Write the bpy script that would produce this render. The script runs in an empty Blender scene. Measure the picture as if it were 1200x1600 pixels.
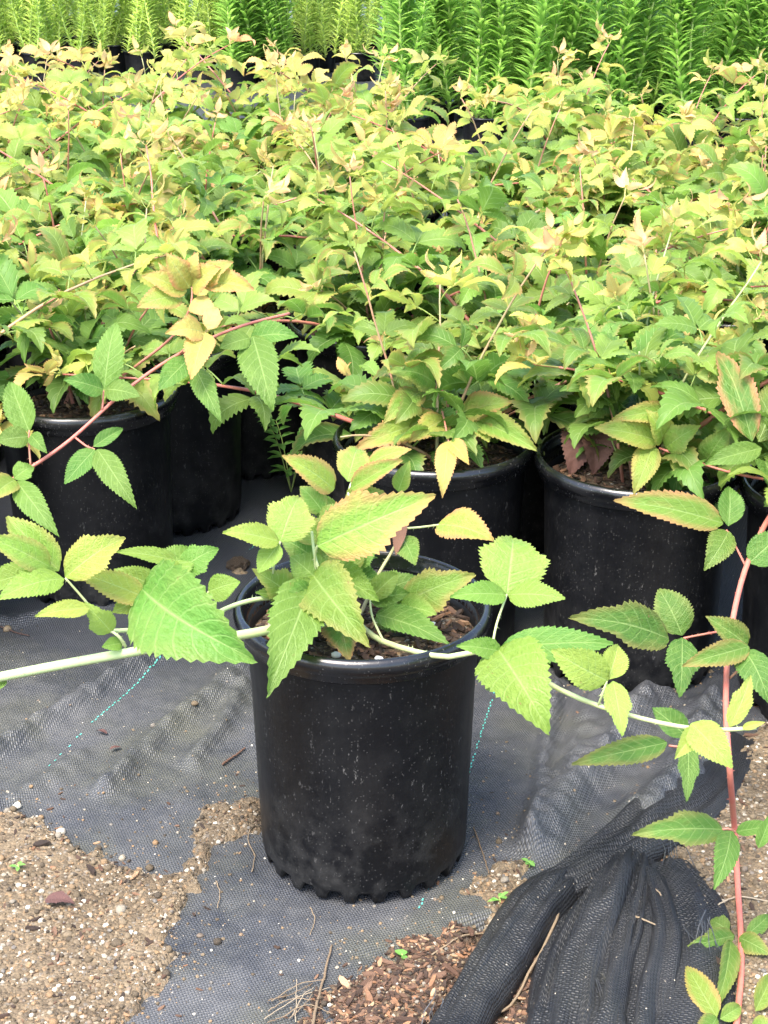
import bpy, bmesh, math, random
import numpy as np
from mathutils import Vector, Matrix, noise as mnoise

random.seed(7)
SC = bpy.context.scene
COL = SC.collection
PI = math.pi
R = math.radians

# ------------------------------------------------------------------ camera
F_PX, PITCH, CAM_H = 2600.0, R(23.2), 1.1125
cam_d = bpy.data.cameras.new('camera')
cam = bpy.data.objects.new('camera', cam_d); COL.objects.link(cam)
cam.location = (0, 0, CAM_H)
cam.rotation_euler = (PI/2 - PITCH, 0, 0)
cam_d.sensor_fit = 'VERTICAL'; cam_d.sensor_height = 24.0
cam_d.lens = 24.0*F_PX/1600.0
cam_d.clip_start = 0.05; cam_d.clip_end = 300
SC.camera = cam

# ------------------------------------------------------------------ sky + sun
SUN_EL, SUN_AZ = R(62), R(-150)      # azimuth from +Y (ahead) towards +X
w = bpy.data.worlds.new('World'); SC.world = w; w.use_nodes = True
nt = w.node_tree; nt.nodes.clear()
sky = nt.nodes.new('ShaderNodeTexSky'); sky.sky_type = 'NISHITA'; sky.sun_disc = False
sky.sun_elevation = SUN_EL; sky.sun_rotation = SUN_AZ
sky.air_density = 1.0; sky.dust_density = 3.0; sky.ozone_density = 0.6
bg = nt.nodes.new('ShaderNodeBackground'); bg.inputs['Strength'].default_value = 0.15
wo = nt.nodes.new('ShaderNodeOutputWorld')
nt.links.new(sky.outputs[0], bg.inputs[0]); nt.links.new(bg.outputs[0], wo.inputs[0])
sun_d = bpy.data.lights.new('sun', 'SUN'); sun_d.energy = 1.5; sun_d.angle = R(25)
sun_d.color = (1.0, 0.95, 0.86)
sun = bpy.data.objects.new('sun', sun_d); COL.objects.link(sun)
sdir = Vector((math.sin(SUN_AZ)*math.cos(SUN_EL), math.cos(SUN_AZ)*math.cos(SUN_EL), math.sin(SUN_EL)))
sun.rotation_euler = sdir.to_track_quat('Z', 'Y').to_euler()
sun.location = (-2, -3, 6)
SC.view_settings.view_transform = 'Standard'; SC.view_settings.look = 'None'
SC.view_settings.gamma = 1.0; SC.view_settings.use_curve_mapping = False
SC.view_settings.exposure = 2.52
SC.cycles.max_bounces = 6; SC.cycles.diffuse_bounces = 4; SC.cycles.glossy_bounces = 2; SC.cycles.transmission_bounces = 4

# ------------------------------------------------------------------ pixel helpers
CF = Vector((0, math.cos(PITCH), -math.sin(PITCH)))
CD = Vector((0, -math.sin(PITCH), -math.cos(PITCH)))
CR = Vector((1, 0, 0)); CO = Vector((0, 0, CAM_H))
def ray(px, py): return CF + CR*((px-600)/F_PX) + CD*((py-800)/F_PX)
def on_plane(px, py, z=0.0):
    d = ray(px, py); return CO + d*((z-CAM_H)/d.z)
def at_depth(px, py, dep): return CO + ray(px, py)*dep      # dep: metres along the view axis

# ------------------------------------------------------------------ object helpers
def link(o, parent=None):
    COL.objects.link(o)
    if parent is not None: o.parent = parent
    return o
def mesh_obj(name, me, parent=None, mat=None):
    o = bpy.data.objects.new(name, me); link(o, parent)
    if mat and not me.materials: me.materials.append(mat)
    return o
def new_mesh(name, verts, faces, mat=None, smooth=True, uvs=None):
    me = bpy.data.meshes.new(name); me.from_pydata(verts, [], faces)
    if uvs is not None:
        l = me.uv_layers.new(name='UVMap')
        vi = np.empty(len(me.loops), dtype=np.int32); me.loops.foreach_get('vertex_index', vi)
        l.data.foreach_set('uv', np.asarray(uvs, dtype=np.float32)[vi].ravel())
    if smooth: me.polygons.foreach_set('use_smooth', [True]*len(me.polygons))
    if mat: me.materials.append(mat)
    me.update(); return me
def tag(o, label=None, cat=None, group=None, kind=None):
    for k, v in (('label', label), ('category', cat), ('group', group), ('kind', kind)):
        if v: o[k] = v
    return o
def empty(name, loc=(0,0,0), rz=0.0):
    o = bpy.data.objects.new(name, None); o.empty_display_size = 0.05
    o.location = loc; o.rotation_euler = (0, 0, rz); return link(o)

# ------------------------------------------------------------------ materials
class NT:
    def __init__(s, name):
        s.m = bpy.data.materials.new(name); s.m.use_nodes = True
        s.t = s.m.node_tree; s.t.nodes.clear()
        s.out = s.t.nodes.new('ShaderNodeOutputMaterial')
    def n(s, typ, **kw):
        nd = s.t.nodes.new(typ)
        for k, v in kw.items(): setattr(nd, k, v)
        return nd
    def l(s, a, b): s.t.links.new(a, b)
    def val(s, sock, v):
        if hasattr(v, 'is_output') or isinstance(v, bpy.types.NodeSocket): s.l(v, sock)
        else: sock.default_value = v
    def math(s, op, a, b=None, c=None, clamp=False):
        nd = s.n('ShaderNodeMath', operation=op); nd.use_clamp = clamp
        for i, v in enumerate((a, b, c)):
            if v is not None: s.val(nd.inputs[i], v)
        return nd.outputs[0]
    def mix(s, fac, a, b, blend='MIX'):
        nd = s.n('ShaderNodeMix', data_type='RGBA', blend_type=blend)
        s.val(nd.inputs[0], fac)
        for i, v in ((6, a), (7, b)):
            if isinstance(v, tuple) and len(v) == 3: v = (*v, 1)
            s.val(nd.inputs[i], v)
        return nd.outputs[2]
    def ramp(s, fac, stops, interp='LINEAR'):
        nd = s.n('ShaderNodeValToRGB'); cr = nd.color_ramp; cr.interpolation = interp
        while len(cr.elements) < len(stops): cr.elements.new(0.5)
        for e, (p, c) in zip(cr.elements, stops):
            e.position = p; e.color = (*c, 1) if isinstance(c, tuple) else (c, c, c, 1)
        s.l(fac, nd.inputs[0]); return nd.outputs[0]
    def noise(s, vec, scale, detail=3, rough=0.5, dist=0.0):
        nd = s.n('ShaderNodeTexNoise'); nd.inputs['Scale'].default_value = scale
        nd.inputs['Detail'].default_value = detail; nd.inputs['Roughness'].default_value = rough
        nd.inputs['Distortion'].default_value = dist
        if vec is not None: s.l(vec, nd.inputs['Vector'])
        return nd.outputs[0]
    def voro(s, vec, scale, feature='F1', out=0):
        nd = s.n('ShaderNodeTexVoronoi', feature=feature); nd.inputs['Scale'].default_value = scale
        if vec is not None: s.l(vec, nd.inputs['Vector'])
        return nd.outputs[out]
    def bump(s, h, strength=0.3, dist=0.002, normal=None):
        nd = s.n('ShaderNodeBump'); nd.inputs['Strength'].default_value = strength
        nd.inputs['Distance'].default_value = dist; s.l(h, nd.inputs['Height'])
        if normal is not None: s.l(normal, nd.inputs['Normal'])
        return nd.outputs[0]
    def bsdf(s, color, rough=0.5, spec=0.5, normal=None, **kw):
        nd = s.n('ShaderNodeBsdfPrincipled')
        if isinstance(color, tuple): color = (*color, 1)
        s.val(nd.inputs['Base Color'], color); s.val(nd.inputs['Roughness'], rough)
        s.val(nd.inputs['Specular IOR Level'], spec)
        if normal is not None: s.l(normal, nd.inputs['Normal'])
        for k, v in kw.items(): s.val(nd.inputs[k], v)
        return nd.outputs[0]
    def done(s, shader): s.l(shader, s.out.inputs[0]); return s.m

def sep_color(N, col):
    nd = N.n('ShaderNodeSeparateColor'); N.l(col, nd.inputs[0]); return nd.outputs

def leaf_material():
    N = NT('bramble_leaf')
    oi = N.n('ShaderNodeObjectInfo'); age, red, bri = sep_color(N, oi.outputs['Color'])[:3]
    uv = N.n('ShaderNodeUVMap'); sx = N.n('ShaderNodeSeparateXYZ'); N.l(uv.outputs[0], sx.inputs[0])
    v = N.math('ABSOLUTE', N.math('SUBTRACT', N.math('MULTIPLY', sx.outputs[0], 2.0), 1.0))
    u = sx.outputs[1]
    tc = N.n('ShaderNodeTexCoord')
    rv = N.n('ShaderNodeVectorMath', operation='ADD'); N.l(tc.outputs['Object'], rv.inputs[0])
    cmb = N.n('ShaderNodeCombineXYZ')
    for i in range(3): N.l(N.math('MULTIPLY', oi.outputs['Random'], 37.0+i*11), cmb.inputs[i])
    N.l(cmb.outputs[0], rv.inputs[1])
    nz = N.noise(rv.outputs[0], 3.0, 3, 0.6)
    base = N.ramp(age, [(0.0, (0.054, 0.146, 0.018)), (0.22, (0.098, 0.216, 0.024)), (0.38, (0.150, 0.268, 0.030)), (0.55, (0.215, 0.315, 0.042)),
                        (0.78, (0.44, 0.40, 0.075)), (1.0, (0.62, 0.42, 0.17))])
    hsv = N.n('ShaderNodeHueSaturation'); N.l(base, hsv.inputs['Color'])
    N.l(N.math('ADD', 0.468, N.math('MULTIPLY', oi.outputs['Random'], 0.040)), hsv.inputs['Hue'])
    hsv.inputs['Saturation'].default_value = 0.93
    N.l(N.math('ADD', 0.45, N.math('MULTIPLY', bri, 1.1)), hsv.inputs['Value'])
    col = N.mix(N.math('MULTIPLY', N.math('SUBTRACT', nz, 0.42, clamp=True), 1.1, clamp=True), hsv.outputs[0], (0.20, 0.31, 0.07))
    # veins: midrib + oblique laterals, lighter
    ph = N.math('MULTIPLY', N.math('SUBTRACT', u, N.math('MULTIPLY', v, 0.20)), 8.0)
    fr = N.math('ABSOLUTE', N.math('SUBTRACT', N.math('FRACT', ph), 0.5))       # 0.5 at vein
    lat = N.math('MULTIPLY', N.math('SUBTRACT', fr, 0.40, clamp=True), 9.0, clamp=True)
    mid = N.math('SUBTRACT', 1.0, N.math('MULTIPLY', v, 16.0), clamp=True)
    vein = N.math('MAXIMUM', N.math('MULTIPLY', lat, 0.55), mid)
    col = N.mix(N.math('MULTIPLY', vein, 0.5), col, (0.36, 0.47, 0.17))
    # reddish scorched margin of some leaves
    rm = N.math('MULTIPLY', red, N.math('ADD', N.math('MULTIPLY', N.math('SUBTRACT', N.math('MAXIMUM', v, N.math('MULTIPLY', N.math('SUBTRACT', u, 0.55), 2.0)), 0.5, clamp=True), 1.9),
                                       N.math('MULTIPLY', N.math('SUBTRACT', nz, 0.50), 1.6)), clamp=True)
    col = N.mix(N.math('MULTIPLY', rm, 0.8), col, (0.50, 0.19, 0.11))
    wnz = N.noise(rv.outputs[0], 14.0, 2, 0.6)
    spot = N.math('MULTIPLY', N.math('SUBTRACT', wnz, 0.675, clamp=True), 6.0, clamp=True)
    col = N.mix(spot, col, (0.20, 0.12, 0.05))
    fine = N.voro(tc.outputs['Object'], 34.0)
    h = N.math('ADD', N.math('MULTIPLY', vein, -0.7), N.math('MULTIPLY', fine, 0.25))
    nm = N.bump(N.math('ADD', h, N.math('ADD', N.math('MULTIPLY', N.noise(rv.outputs[0], 26.0, 3), 1.0), N.math('MULTIPLY', N.noise(rv.outputs[0], 8.0, 2), 1.6))), 0.34, 0.007)
    p = N.bsdf(col, 0.46, 0.27, nm)
    tr = N.n('ShaderNodeBsdfTranslucent')
    tcol = N.mix(0.5, col, (0.52, 0.72, 0.10), 'MULTIPLY')
    tc2 = N.n('ShaderNodeHueSaturation'); N.l(col, tc2.inputs['Color']); tc2.inputs['Saturation'].default_value = 1.05; tc2.inputs['Value'].default_value = 1.45
    N.l(tc2.outputs[0], tr.inputs[0]); N.l(nm, tr.inputs['Normal'])
    mx = N.n('ShaderNodeMixShader'); mx.inputs[0].default_value = 0.46
    N.l(p, mx.inputs[1]); N.l(tr.outputs[0], mx.inputs[2])
    return N.done(mx.outputs[0])
M_LEAF = leaf_material()

def cane_material():
    N = NT('bramble_cane'); oi = N.n('ShaderNodeObjectInfo'); red, dry, bri = sep_color(N, oi.outputs['Color'])[:3]
    tc = N.n('ShaderNodeTexCoord')
    nz = N.noise(tc.outputs['Object'], 22.0, 4, 0.6)
    f = N.math('ADD', red, N.math('MULTIPLY', N.math('SUBTRACT', nz, 0.5), 0.7), clamp=True)
    col = N.ramp(f, [(0.0, (0.31, 0.40, 0.18)), (0.3, (0.24, 0.25, 0.10)), (0.6, (0.29, 0.12, 0.07)), (1.0, (0.36, 0.08, 0.058))])
    n2 = N.noise(tc.outputs['Object'], 160.0, 3, 0.6)
    col = N.mix(N.math('MULTIPLY', n2, 0.18), col, (0.5, 0.40, 0.32))
    return N.done(N.bsdf(col, 0.5, 0.4, N.bump(n2, 0.3, 0.001)))
M_CANE = cane_material()

def pot_material(name='black_plastic', r0=0.30, gloss=0.22):
    N = NT(name); tc = N.n('ShaderNodeTexCoord'); oi = N.n('ShaderNodeObjectInfo')
    add = N.n('ShaderNodeVectorMath', operation='ADD'); N.l(tc.outputs['Object'], add.inputs[0])
    cmb = N.n('ShaderNodeCombineXYZ'); N.l(N.math('MULTIPLY', oi.outputs['Random'], 23.0), cmb.inputs[0]); N.l(cmb.outputs[0], add.inputs[1])
    P = add.outputs[0]
    sp = N.n('ShaderNodeSeparateXYZ'); N.l(tc.outputs['Object'], sp.inputs[0])
    low = N.math('SUBTRACT', 1.0, N.math('MULTIPLY', sp.outputs[2], 7.0), clamp=True)   # splash dirt near the base
    big = N.noise(P, 9.0, 4, 0.65); med = N.noise(P, 40.0, 4, 0.7)
    dust = N.math('MULTIPLY', N.math('SUBTRACT', N.math('ADD', N.math('MULTIPLY', big, 0.6), N.math('MULTIPLY', med, 0.4)), 0.46, clamp=True), 1.6, clamp=True)
    dust = N.math('MULTIPLY', dust, N.math('ADD', 0.10, N.math('MULTIPLY', low, 0.55)))
    # splashed specks
    mp = N.n('ShaderNodeMapping'); mp.inputs['Scale'].default_value = (1, 1, 0.45); N.l(P, mp.inputs[0])
    sp1 = N.math('MULTIPLY', N.math('SUBTRACT', N.noise(mp.outputs[0], 210.0, 3, 0.65), 0.635, clamp=True), 12.0, clamp=True)
    sp1 = N.math('MULTIPLY', sp1, N.math('MULTIPLY', N.math('SUBTRACT', big, 0.38, clamp=True), 4.0, clamp=True))
    v2 = N.voro(P, 330.0); c2 = N.voro(P, 330.0, out=1)
    sp2 = N.math('MULTIPLY', N.math('MULTIPLY', N.math('SUBTRACT', 0.35, v2, clamp=True), 4.0, clamp=True), N.math('GREATER_THAN', sep_color(N, c2)[1], 0.82))
    fac = N.math('ADD', dust, N.math('ADD', N.math('MULTIPLY', sp1, 0.42), N.math('MULTIPLY', sp2, 0.22)), clamp=True)
    col = N.mix(fac, (0.0028, 0.003, 0.0037), (0.15, 0.145, 0.135))
    sc = N.n('ShaderNodeMapping'); sc.inputs['Scale'].default_value = (60, 60, 4); N.l(P, sc.inputs[0])
    scr = N.noise(sc.outputs[0], 2.0, 4, 0.7)
    rough = N.math('ADD', r0, N.math('MULTIPLY', N.math('ADD', fac, N.math('MULTIPLY', scr, 0.35)), 0.55))
    wv = N.noise(P, 16.0, 2, 0.5)
    nm = N.bump(wv, 0.18, 0.012); nm = N.bump(scr, 0.08, 0.002, nm)
    return N.done(N.bsdf(col, rough, gloss, nm))
M_POT = pot_material(); M_RIM = pot_material('polished_black_plastic', 0.13, 0.5)

def simple_rand(name, stops, rough=0.8, island=False, scale=60.0, spec=0.3, var=0.5):
    N = NT(name)
    if island:
        rnd = N.n('ShaderNodeNewGeometry').outputs['Random Per Island']
    else:
        rnd = N.n('ShaderNodeObjectInfo').outputs['Random']
    col = N.ramp(rnd, stops)
    tc = N.n('ShaderNodeTexCoord'); nz = N.noise(tc.outputs['Object'], scale, 4, 0.65)
    col = N.mix(N.math('MULTIPLY', nz, var), col, N.mix(0.65, col, (0.02, 0.015, 0.01)))
    return N.done(N.bsdf(col, rough, spec, N.bump(nz, 0.5, 0.002)))
CHIP_STOPS = [(0.0, (0.016, 0.010, 0.007)), (0.3, (0.036, 0.021, 0.014)), (0.55, (0.07, 0.037, 0.023)), (0.8, (0.12, 0.068, 0.041)), (0.94, (0.20, 0.10, 0.05)), (1.0, (0.32, 0.21, 0.12))]
PEB_STOPS = [(0.0, (0.035, 0.027, 0.019)), (0.3, (0.105, 0.078, 0.047)), (0.55, (0.165, 0.125, 0.078)), (0.72, (0.21, 0.13, 0.065)), (0.82, (0.10, 0.093, 0.083)), (0.93, (0.27, 0.23, 0.17)), (1.0, (0.52, 0.48, 0.40))]
M_CHIP = simple_rand('bark_chip', [(p, tuple(1.3*c for c in q)) for p, q in CHIP_STOPS], 0.75)
M_CHIPS = simple_rand('bark_fines', CHIP_STOPS, 0.8, island=True)
M_PEB = simple_rand('pebble_stone', PEB_STOPS, 0.7, var=0.3)
M_PEBS = simple_rand('gravel_stone', PEB_STOPS, 0.75, island=True, var=0.3)
M_PERL = simple_rand('perlite', [(0, (0.7, 0.69, 0.66)), (1, (0.8, 0.79, 0.77))], 0.9, var=0.15)
M_TWIG = simple_rand('dry_twig', [(0, (0.13, 0.09, 0.055)), (0.5, (0.20, 0.15, 0.095)), (1, (0.29, 0.24, 0.17))], 0.8)
M_DEAD = simple_rand('dead_leaf', [(0, (0.04, 0.022, 0.018)), (0.5, (0.075, 0.04, 0.03)), (1, (0.11, 0.06, 0.035))], 0.8)

M_DEADP = simple_rand('withered_leaf', [(0, (0.075, 0.035, 0.032)), (0.5, (0.11, 0.05, 0.04)), (1, (0.14, 0.07, 0.045))], 0.75, scale=20)
def soil_material(name, a, b, c, grain=True):
    N = NT(name); tc = N.n('ShaderNodeTexCoord'); P = tc.outputs['Object']
    n1 = N.noise(P, 7.0, 5, 0.6); n2 = N.noise(P, 60.0, 5, 0.7); v = N.voro(P, 260.0, out=1); vd = N.voro(P, 260.0)
    col = N.mix(N.ramp(n1, [(0.35, 0.0), (0.62, 1.0)]), a, b)
    col = N.mix(N.math('MULTIPLY', N.math('SUBTRACT', n2, 0.4, clamp=True), 2.2, clamp=True), col, c)
    g = sep_color(N, v)
    col = N.mix(N.math('MULTIPLY', N.math('GREATER_THAN', g[0], 0.55), 0.6), col, N.ramp(g[1], PEB_STOPS))
    h = N.math('ADD', N.math('MULTIPLY', n2, 1.0), N.math('MULTIPLY', vd, -0.7))
    return N.done(N.bsdf(col, 0.9, 0.25, N.bump(h, 0.9, 0.004)))
M_SAND = soil_material('sandy_grit', (0.085, 0.062, 0.038), (0.16, 0.122, 0.078), (0.045, 0.033, 0.021))
M_MULCHSOIL = soil_material('bark_soil', (0.045, 0.03, 0.02), (0.08, 0.052, 0.034), (0.02, 0.014, 0.01))
M_DIRT = soil_material('field_dirt', (0.22, 0.17, 0.11), (0.28, 0.22, 0.15), (0.12, 0.09, 0.06))

WEAVE_ANG = 0.0
def fabric_material(name='woven_fabric', amt=0.62, dk=1.0):
    N = NT(name); uv = N.n('ShaderNodeUVMap'); tc = N.n('ShaderNodeTexCoord'); P = tc.outputs['Object']
    s = N.n('ShaderNodeSeparateXYZ'); N.l(uv.outputs[0], s.inputs[0])
    wob = N.noise(P, 30.0, 2); 
    ux = N.math('ADD', N.math('MULTIPLY', s.outputs[0], 340.0), N.math('MULTIPLY', wob, 2.0))
    uy = N.math('ADD', N.math('MULTIPLY', s.outputs[1], 300.0), N.math('MULTIPLY', wob, 2.0))
    a = N.math('ABSOLUTE', N.math('SINE', N.math('MULTIPLY', ux, PI))); b = N.math('ABSOLUTE', N.math('SINE', N.math('MULTIPLY', uy, PI)))
    chk = N.math('MODULO', N.math('ADD', N.math('FLOOR', ux), N.math('FLOOR', uy)), 2.0)
    chk = N.math('ABSOLUTE', chk)
    hm = N.n('ShaderNodeMix', data_type='FLOAT'); N.l(chk, hm.inputs[0]); N.l(a, hm.inputs[2]); N.l(b, hm.inputs[3])
    h = N.math('ADD', hm.outputs[0], N.math('MULTIPLY', N.math('MULTIPLY', a, b), 0.6))
    gap = N.math('SUBTRACT', 1.0, N.math('MULTIPLY', N.math('MULTIPLY', a, b), 2.2), clamp=True)
    # dried silt in the weave, large cloudy patches
    n1 = N.noise(P, 3.2, 5, 0.62, 0.6); n2 = N.noise(P, 26.0, 5, 0.7); n3 = N.noise(P, 110.0, 3, 0.7)
    silt = N.math('ADD', N.math('MULTIPLY', n1, 0.62), N.math('ADD', N.math('MULTIPLY', n2, 0.25), N.math('MULTIPLY', n3, 0.13)))
    silt = N.ramp(silt, [(0.40, 0.0), (0.57, 0.6), (0.70, 0.95)])
    silt = N.math('MULTIPLY', silt, N.math('ADD', 0.35, N.math('MULTIPLY', gap, 0.65)))
    tone = N.noise(P, 5.5, 3)
    siltc = N.mix(N.ramp(tone, [(0.42, 0.0), (0.6, 1.0)]), (0.17, 0.165, 0.15), (0.15, 0.145, 0.075))
    base = N.mix(h, (0.006*dk, 0.0065*dk, 0.008*dk), (0.027*dk, 0.030*dk, 0.038*dk))
    base = N.mix(N.math('MULTIPLY', n3, 0.5), base, (0.04*dk, 0.043*dk, 0.05*dk))
    sy = N.n('ShaderNodeSeparateXYZ'); N.l(P, sy.inputs[0])
    back_shade = N.ramp(N.math('MULTIPLY', sy.outputs[1], 0.25), [(0.47, 1.0), (0.56, 0.12)])      # pale silt cut back among the pots, painting shade into the gaps there
    silt = N.math('MULTIPLY', silt, back_shade)
    col = N.mix(N.math('MULTIPLY', silt, amt), base, siltc)
    dots = N.math('MULTIPLY', N.math('LESS_THAN', N.voro(P, 85.0), 0.07), N.math('GREATER_THAN', n2, 0.52))
    col = N.mix(dots, col, (0.42, 0.36, 0.27))
    nm = N.bump(h, 0.55, 0.0012)
    fine = N.noise(P, 18.0, 4, 0.6)
    rough = N.math('ADD', 0.40, N.math('MULTIPLY', silt, 0.45))
    return N.done(N.bsdf(col, rough, 0.45 if dk == 1.0 else 0.3, nm))
M_FAB = fabric_material(); M_FAB2 = fabric_material('clean_woven_fabric', 0.15, 0.35)
def flat_mat(name, col, rough=0.6):
    N = NT(name); tc = N.n('ShaderNodeTexCoord'); nz = N.noise(tc.outputs['Object'], 40.0, 3)
    return N.done(N.bsdf(N.mix(N.math('MULTIPLY', nz, 0.5), col, tuple(c*0.6 for c in col)), rough, 0.4))
M_THREAD = flat_mat('marker_thread', (0.08, 0.36, 0.29))
def herb_material(name, c1, c2, c3):
    N = NT(name); g = N.n('ShaderNodeNewGeometry'); oi = N.n('ShaderNodeObjectInfo'); tc = N.n('ShaderNodeTexCoord')
    col = N.ramp(N.math('ADD', N.math('MULTIPLY', g.outputs['Random Per Island'], 0.6), N.math('MULTIPLY', oi.outputs['Random'], 0.4)), [(0.1, c1), (0.55, c2), (0.95, c3)])
    p = N.bsdf(col, 0.5, 0.35); tr = N.n('ShaderNodeBsdfTranslucent'); 
    t2 = N.n('ShaderNodeHueSaturation'); N.l(col, t2.inputs['Color']); t2.inputs['Value'].default_value = 1.5; N.l(t2.outputs[0], tr.inputs[0])
    mx = N.n('ShaderNodeMixShader'); mx.inputs[0].default_value = 0.45; N.l(p, mx.inputs[1]); N.l(tr.outputs[0], mx.inputs[2])
    return N.done(mx.outputs[0])
M_HERB_D = herb_material('tall_herb_leaf', (0.14, 0.28, 0.045), (0.21, 0.38, 0.065), (0.32, 0.48, 0.10))
M_HERB_L = herb_material('pale_herb_leaf', (0.27, 0.40, 0.08), (0.38, 0.50, 0.11), (0.50, 0.58, 0.16))
M_HSTEM = flat_mat('herb_stem', (0.34, 0.44, 0.12))
M_WEED = herb_material('weed_leaf', (0.10, 0.24, 0.05), (0.15, 0.32, 0.07), (0.22, 0.42, 0.10))

# ------------------------------------------------------------------ ground, fabric and soil heightfields
def fbm(x, y, s, o=3, z=0.0):
    return mnoise.fractal((x*s, y*s, z), 1.0, 2.0, o, noise_basis='PERLIN_ORIGINAL')
def gp(pts): return np.array([[on_plane(x, y).x, on_plane(x, y).y] for x, y in pts])
def seg_dist(X, Y, A, B):
    d = B-A; L2 = max((d**2).sum(), 1e-12)
    t = np.clip(((X-A[0])*d[0]+(Y-A[1])*d[1])/L2, 0, 1)
    return np.hypot(X-A[0]-t*d[0], Y-A[1]-t*d[1]), t
def poly_sdf(X, Y, P):     # >0 inside
    dist = np.full(X.shape, 1e9); ins = np.zeros(X.shape, bool)
    for i in range(len(P)):
        A, B = P[i], P[(i+1) % len(P)]
        dist = np.minimum(dist, seg_dist(X, Y, A, B)[0])
        c = (A[1] > Y) != (B[1] > Y)
        with np.errstate(divide='ignore', invalid='ignore'):
            xi = (B[0]-A[0])*(Y-A[1])/(B[1]-A[1])+A[0]
        ins ^= c & (X < xi)
    return np.where(ins, dist, -dist)
def line_dist(X, Y, P):
    dist = np.full(X.shape, 1e9)
    for i in range(len(P)-1): dist = np.minimum(dist, seg_dist(X, Y, P[i], P[i+1])[0])
    return dist
XS = np.concatenate([np.linspace(-14, -0.9, 14)[:-1], np.arange(-0.9, 0.9, 0.0055), np.linspace(0.9, 14, 14)])
YS = np.concatenate([np.linspace(0.2, 1.1, 5)[:-1], np.arange(1.1, 2.35, 0.0055), np.linspace(2.36, 18, 30)])
GX, GY = np.meshgrid(XS, YS)
FN = np.vectorize(lambda x, y: fbm(x, y, 6.0, 3))(GX, GY)
FN2 = np.vectorize(lambda x, y: fbm(x, y, 45.0, 2, 3.0))(GX, GY)
FN3 = np.vectorize(lambda x, y: fbm(x, y, 130.0, 2, 5.0))(GX, GY)
fine = np.clip((0.9-np.abs(GX))/0.1, 0, 1)*np.clip((2.35-GY)/0.2, 0, 1)*np.clip((GY-1.1)/0.02+1, 0, 1)
# sandy gravel at lower left, by the pot, and on the right; bark mulch in the lower middle
SAND = [gp([(-200,1245),(0,1258),(70,1278),(130,1322),(200,1345),(262,1362),(285,1322),(275,1290),(330,1252),(392,1232),(440,1262),(430,1310),(398,1322),(372,1332),(335,1370),(305,1430),(290,1490),(283,1545),(240,1600),(200,1700),(-250,1700)]),
        gp([(700,1395),(740,1360),(790,1305),(835,1262),(868,1290),(848,1370),(860,1400),(800,1450),(740,1440)]),
        gp([(1118,1195),(1150,1150),(1260,1090),(1330,1700),(1085,1700),(1088,1600),(1062,1480),(1050,1390),(1010,1330),(1075,1290)]),
        gp([(1000,1300),(985,1330),(930,1362),(880,1392),(868,1385),(925,1345),(970,1310)]),
        gp([(870,1062),(900,1040),(1060,1048),(1120,1040),(1120,1062),(1000,1062)]),
        gp([(335,905),(350,875),(395,870),(400,900),(370,915)])]
MULCH = [gp([(425,1620),(480,1545),(545,1492),(615,1450),(690,1420),(760,1440),(800,1455),(765,1520),(715,1600),(690,1700),(400,1700)]),
         gp([(840,1440),(880,1430),(870,1520),(850,1600),(830,1700),(740,1700),(770,1600),(815,1530)])]
sand = np.max([poly_sdf(GX, GY, p) for p in SAND], axis=0)
mulch = np.max([poly_sdf(GX, GY, p) for p in MULCH], axis=0)
edge = FN*0.020 + FN2*0.016
sand_m = np.clip((sand+edge)/0.03, -1, 1); mulch_m = np.clip((mulch+edge)/0.035, -1, 1)
# wrinkles of the fabric: (pixel polyline, height, width)
WR = [([(-40,1205),(80,1130),(170,1075),(270,1015)], 0.012, 0.018), ([(-60,1290),(60,1235),(120,1190)], 0.006, 0.016),
      ([(170,1235),(255,1150),(335,1090),(372,1050)], 0.010, 0.020), ([(300,1195),(345,1150),(380,1080)], 0.008, 0.014),
      ([(-30,985),(120,955),(240,930)], 0.008, 0.02), ([(868,1085),(852,1180),(842,1260),(825,1330)], 0.010, 0.013),
      ([(1020,1090),(960,1170),(880,1260),(845,1330)], 0.016, 0.030), ([(1110,1120),(1070,1230),(1000,1290)], 0.020, 0.035),
      ([(940,1090),(905,1160),(885,1220)], 0.008, 0.02), ([(300,860),(345,815),(420,770)], 0.010, 0.02)]
FZ = 0.004 + FN*0.004*fine + 0.0015*FN2*fine
for pts, hh, ww in WR:
    d = line_dist(GX, GY, gp(pts)); FZ += 1.8*fine*hh*np.exp(-(d/(ww*.85))**2)*(1+0.35*FN2)
pot_xy = on_plane(567, 945, 0.3125)
dp = np.hypot(GX-pot_xy.x, GY-pot_xy.y); FZ = np.where(dp < 0.135, np.minimum(FZ, 0.0035), FZ)
out_fab = [gp([(1118,1195),(1150,1150),(1200,1120),(1300,1000),(1500,1800),(1095,1800),(1095,1600),(1068,1480),(1056,1390),(1015,1335),(1075,1280)]),
           gp([(700,1440),(860,1405),(850,1800),(640,1800)])]
of = np.max([poly_sdf(GX, GY, p) for p in out_fab], axis=0)
FZ = np.where(of > 0, np.maximum(-0.03, FZ-of*1.2), FZ)
SZ = 0.004 + FN*0.004*fine - 0.0085 + np.maximum(np.clip(sand_m, -1, 1)*0.016, -0.012) + FN2*0.003 + FN3*0.002
MZ = -0.010 + np.clip(mulch_m, -1, 1)*0.018 + FN2*0.004 + FN3*0.002
SZ = np.where(fine > 0, SZ, -0.02); SZ = np.where(dp < 0.125, np.minimum(SZ, 0.0), SZ)
MZ = np.where(dp < 0.125, np.minimum(MZ, 0.0), MZ)
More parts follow.
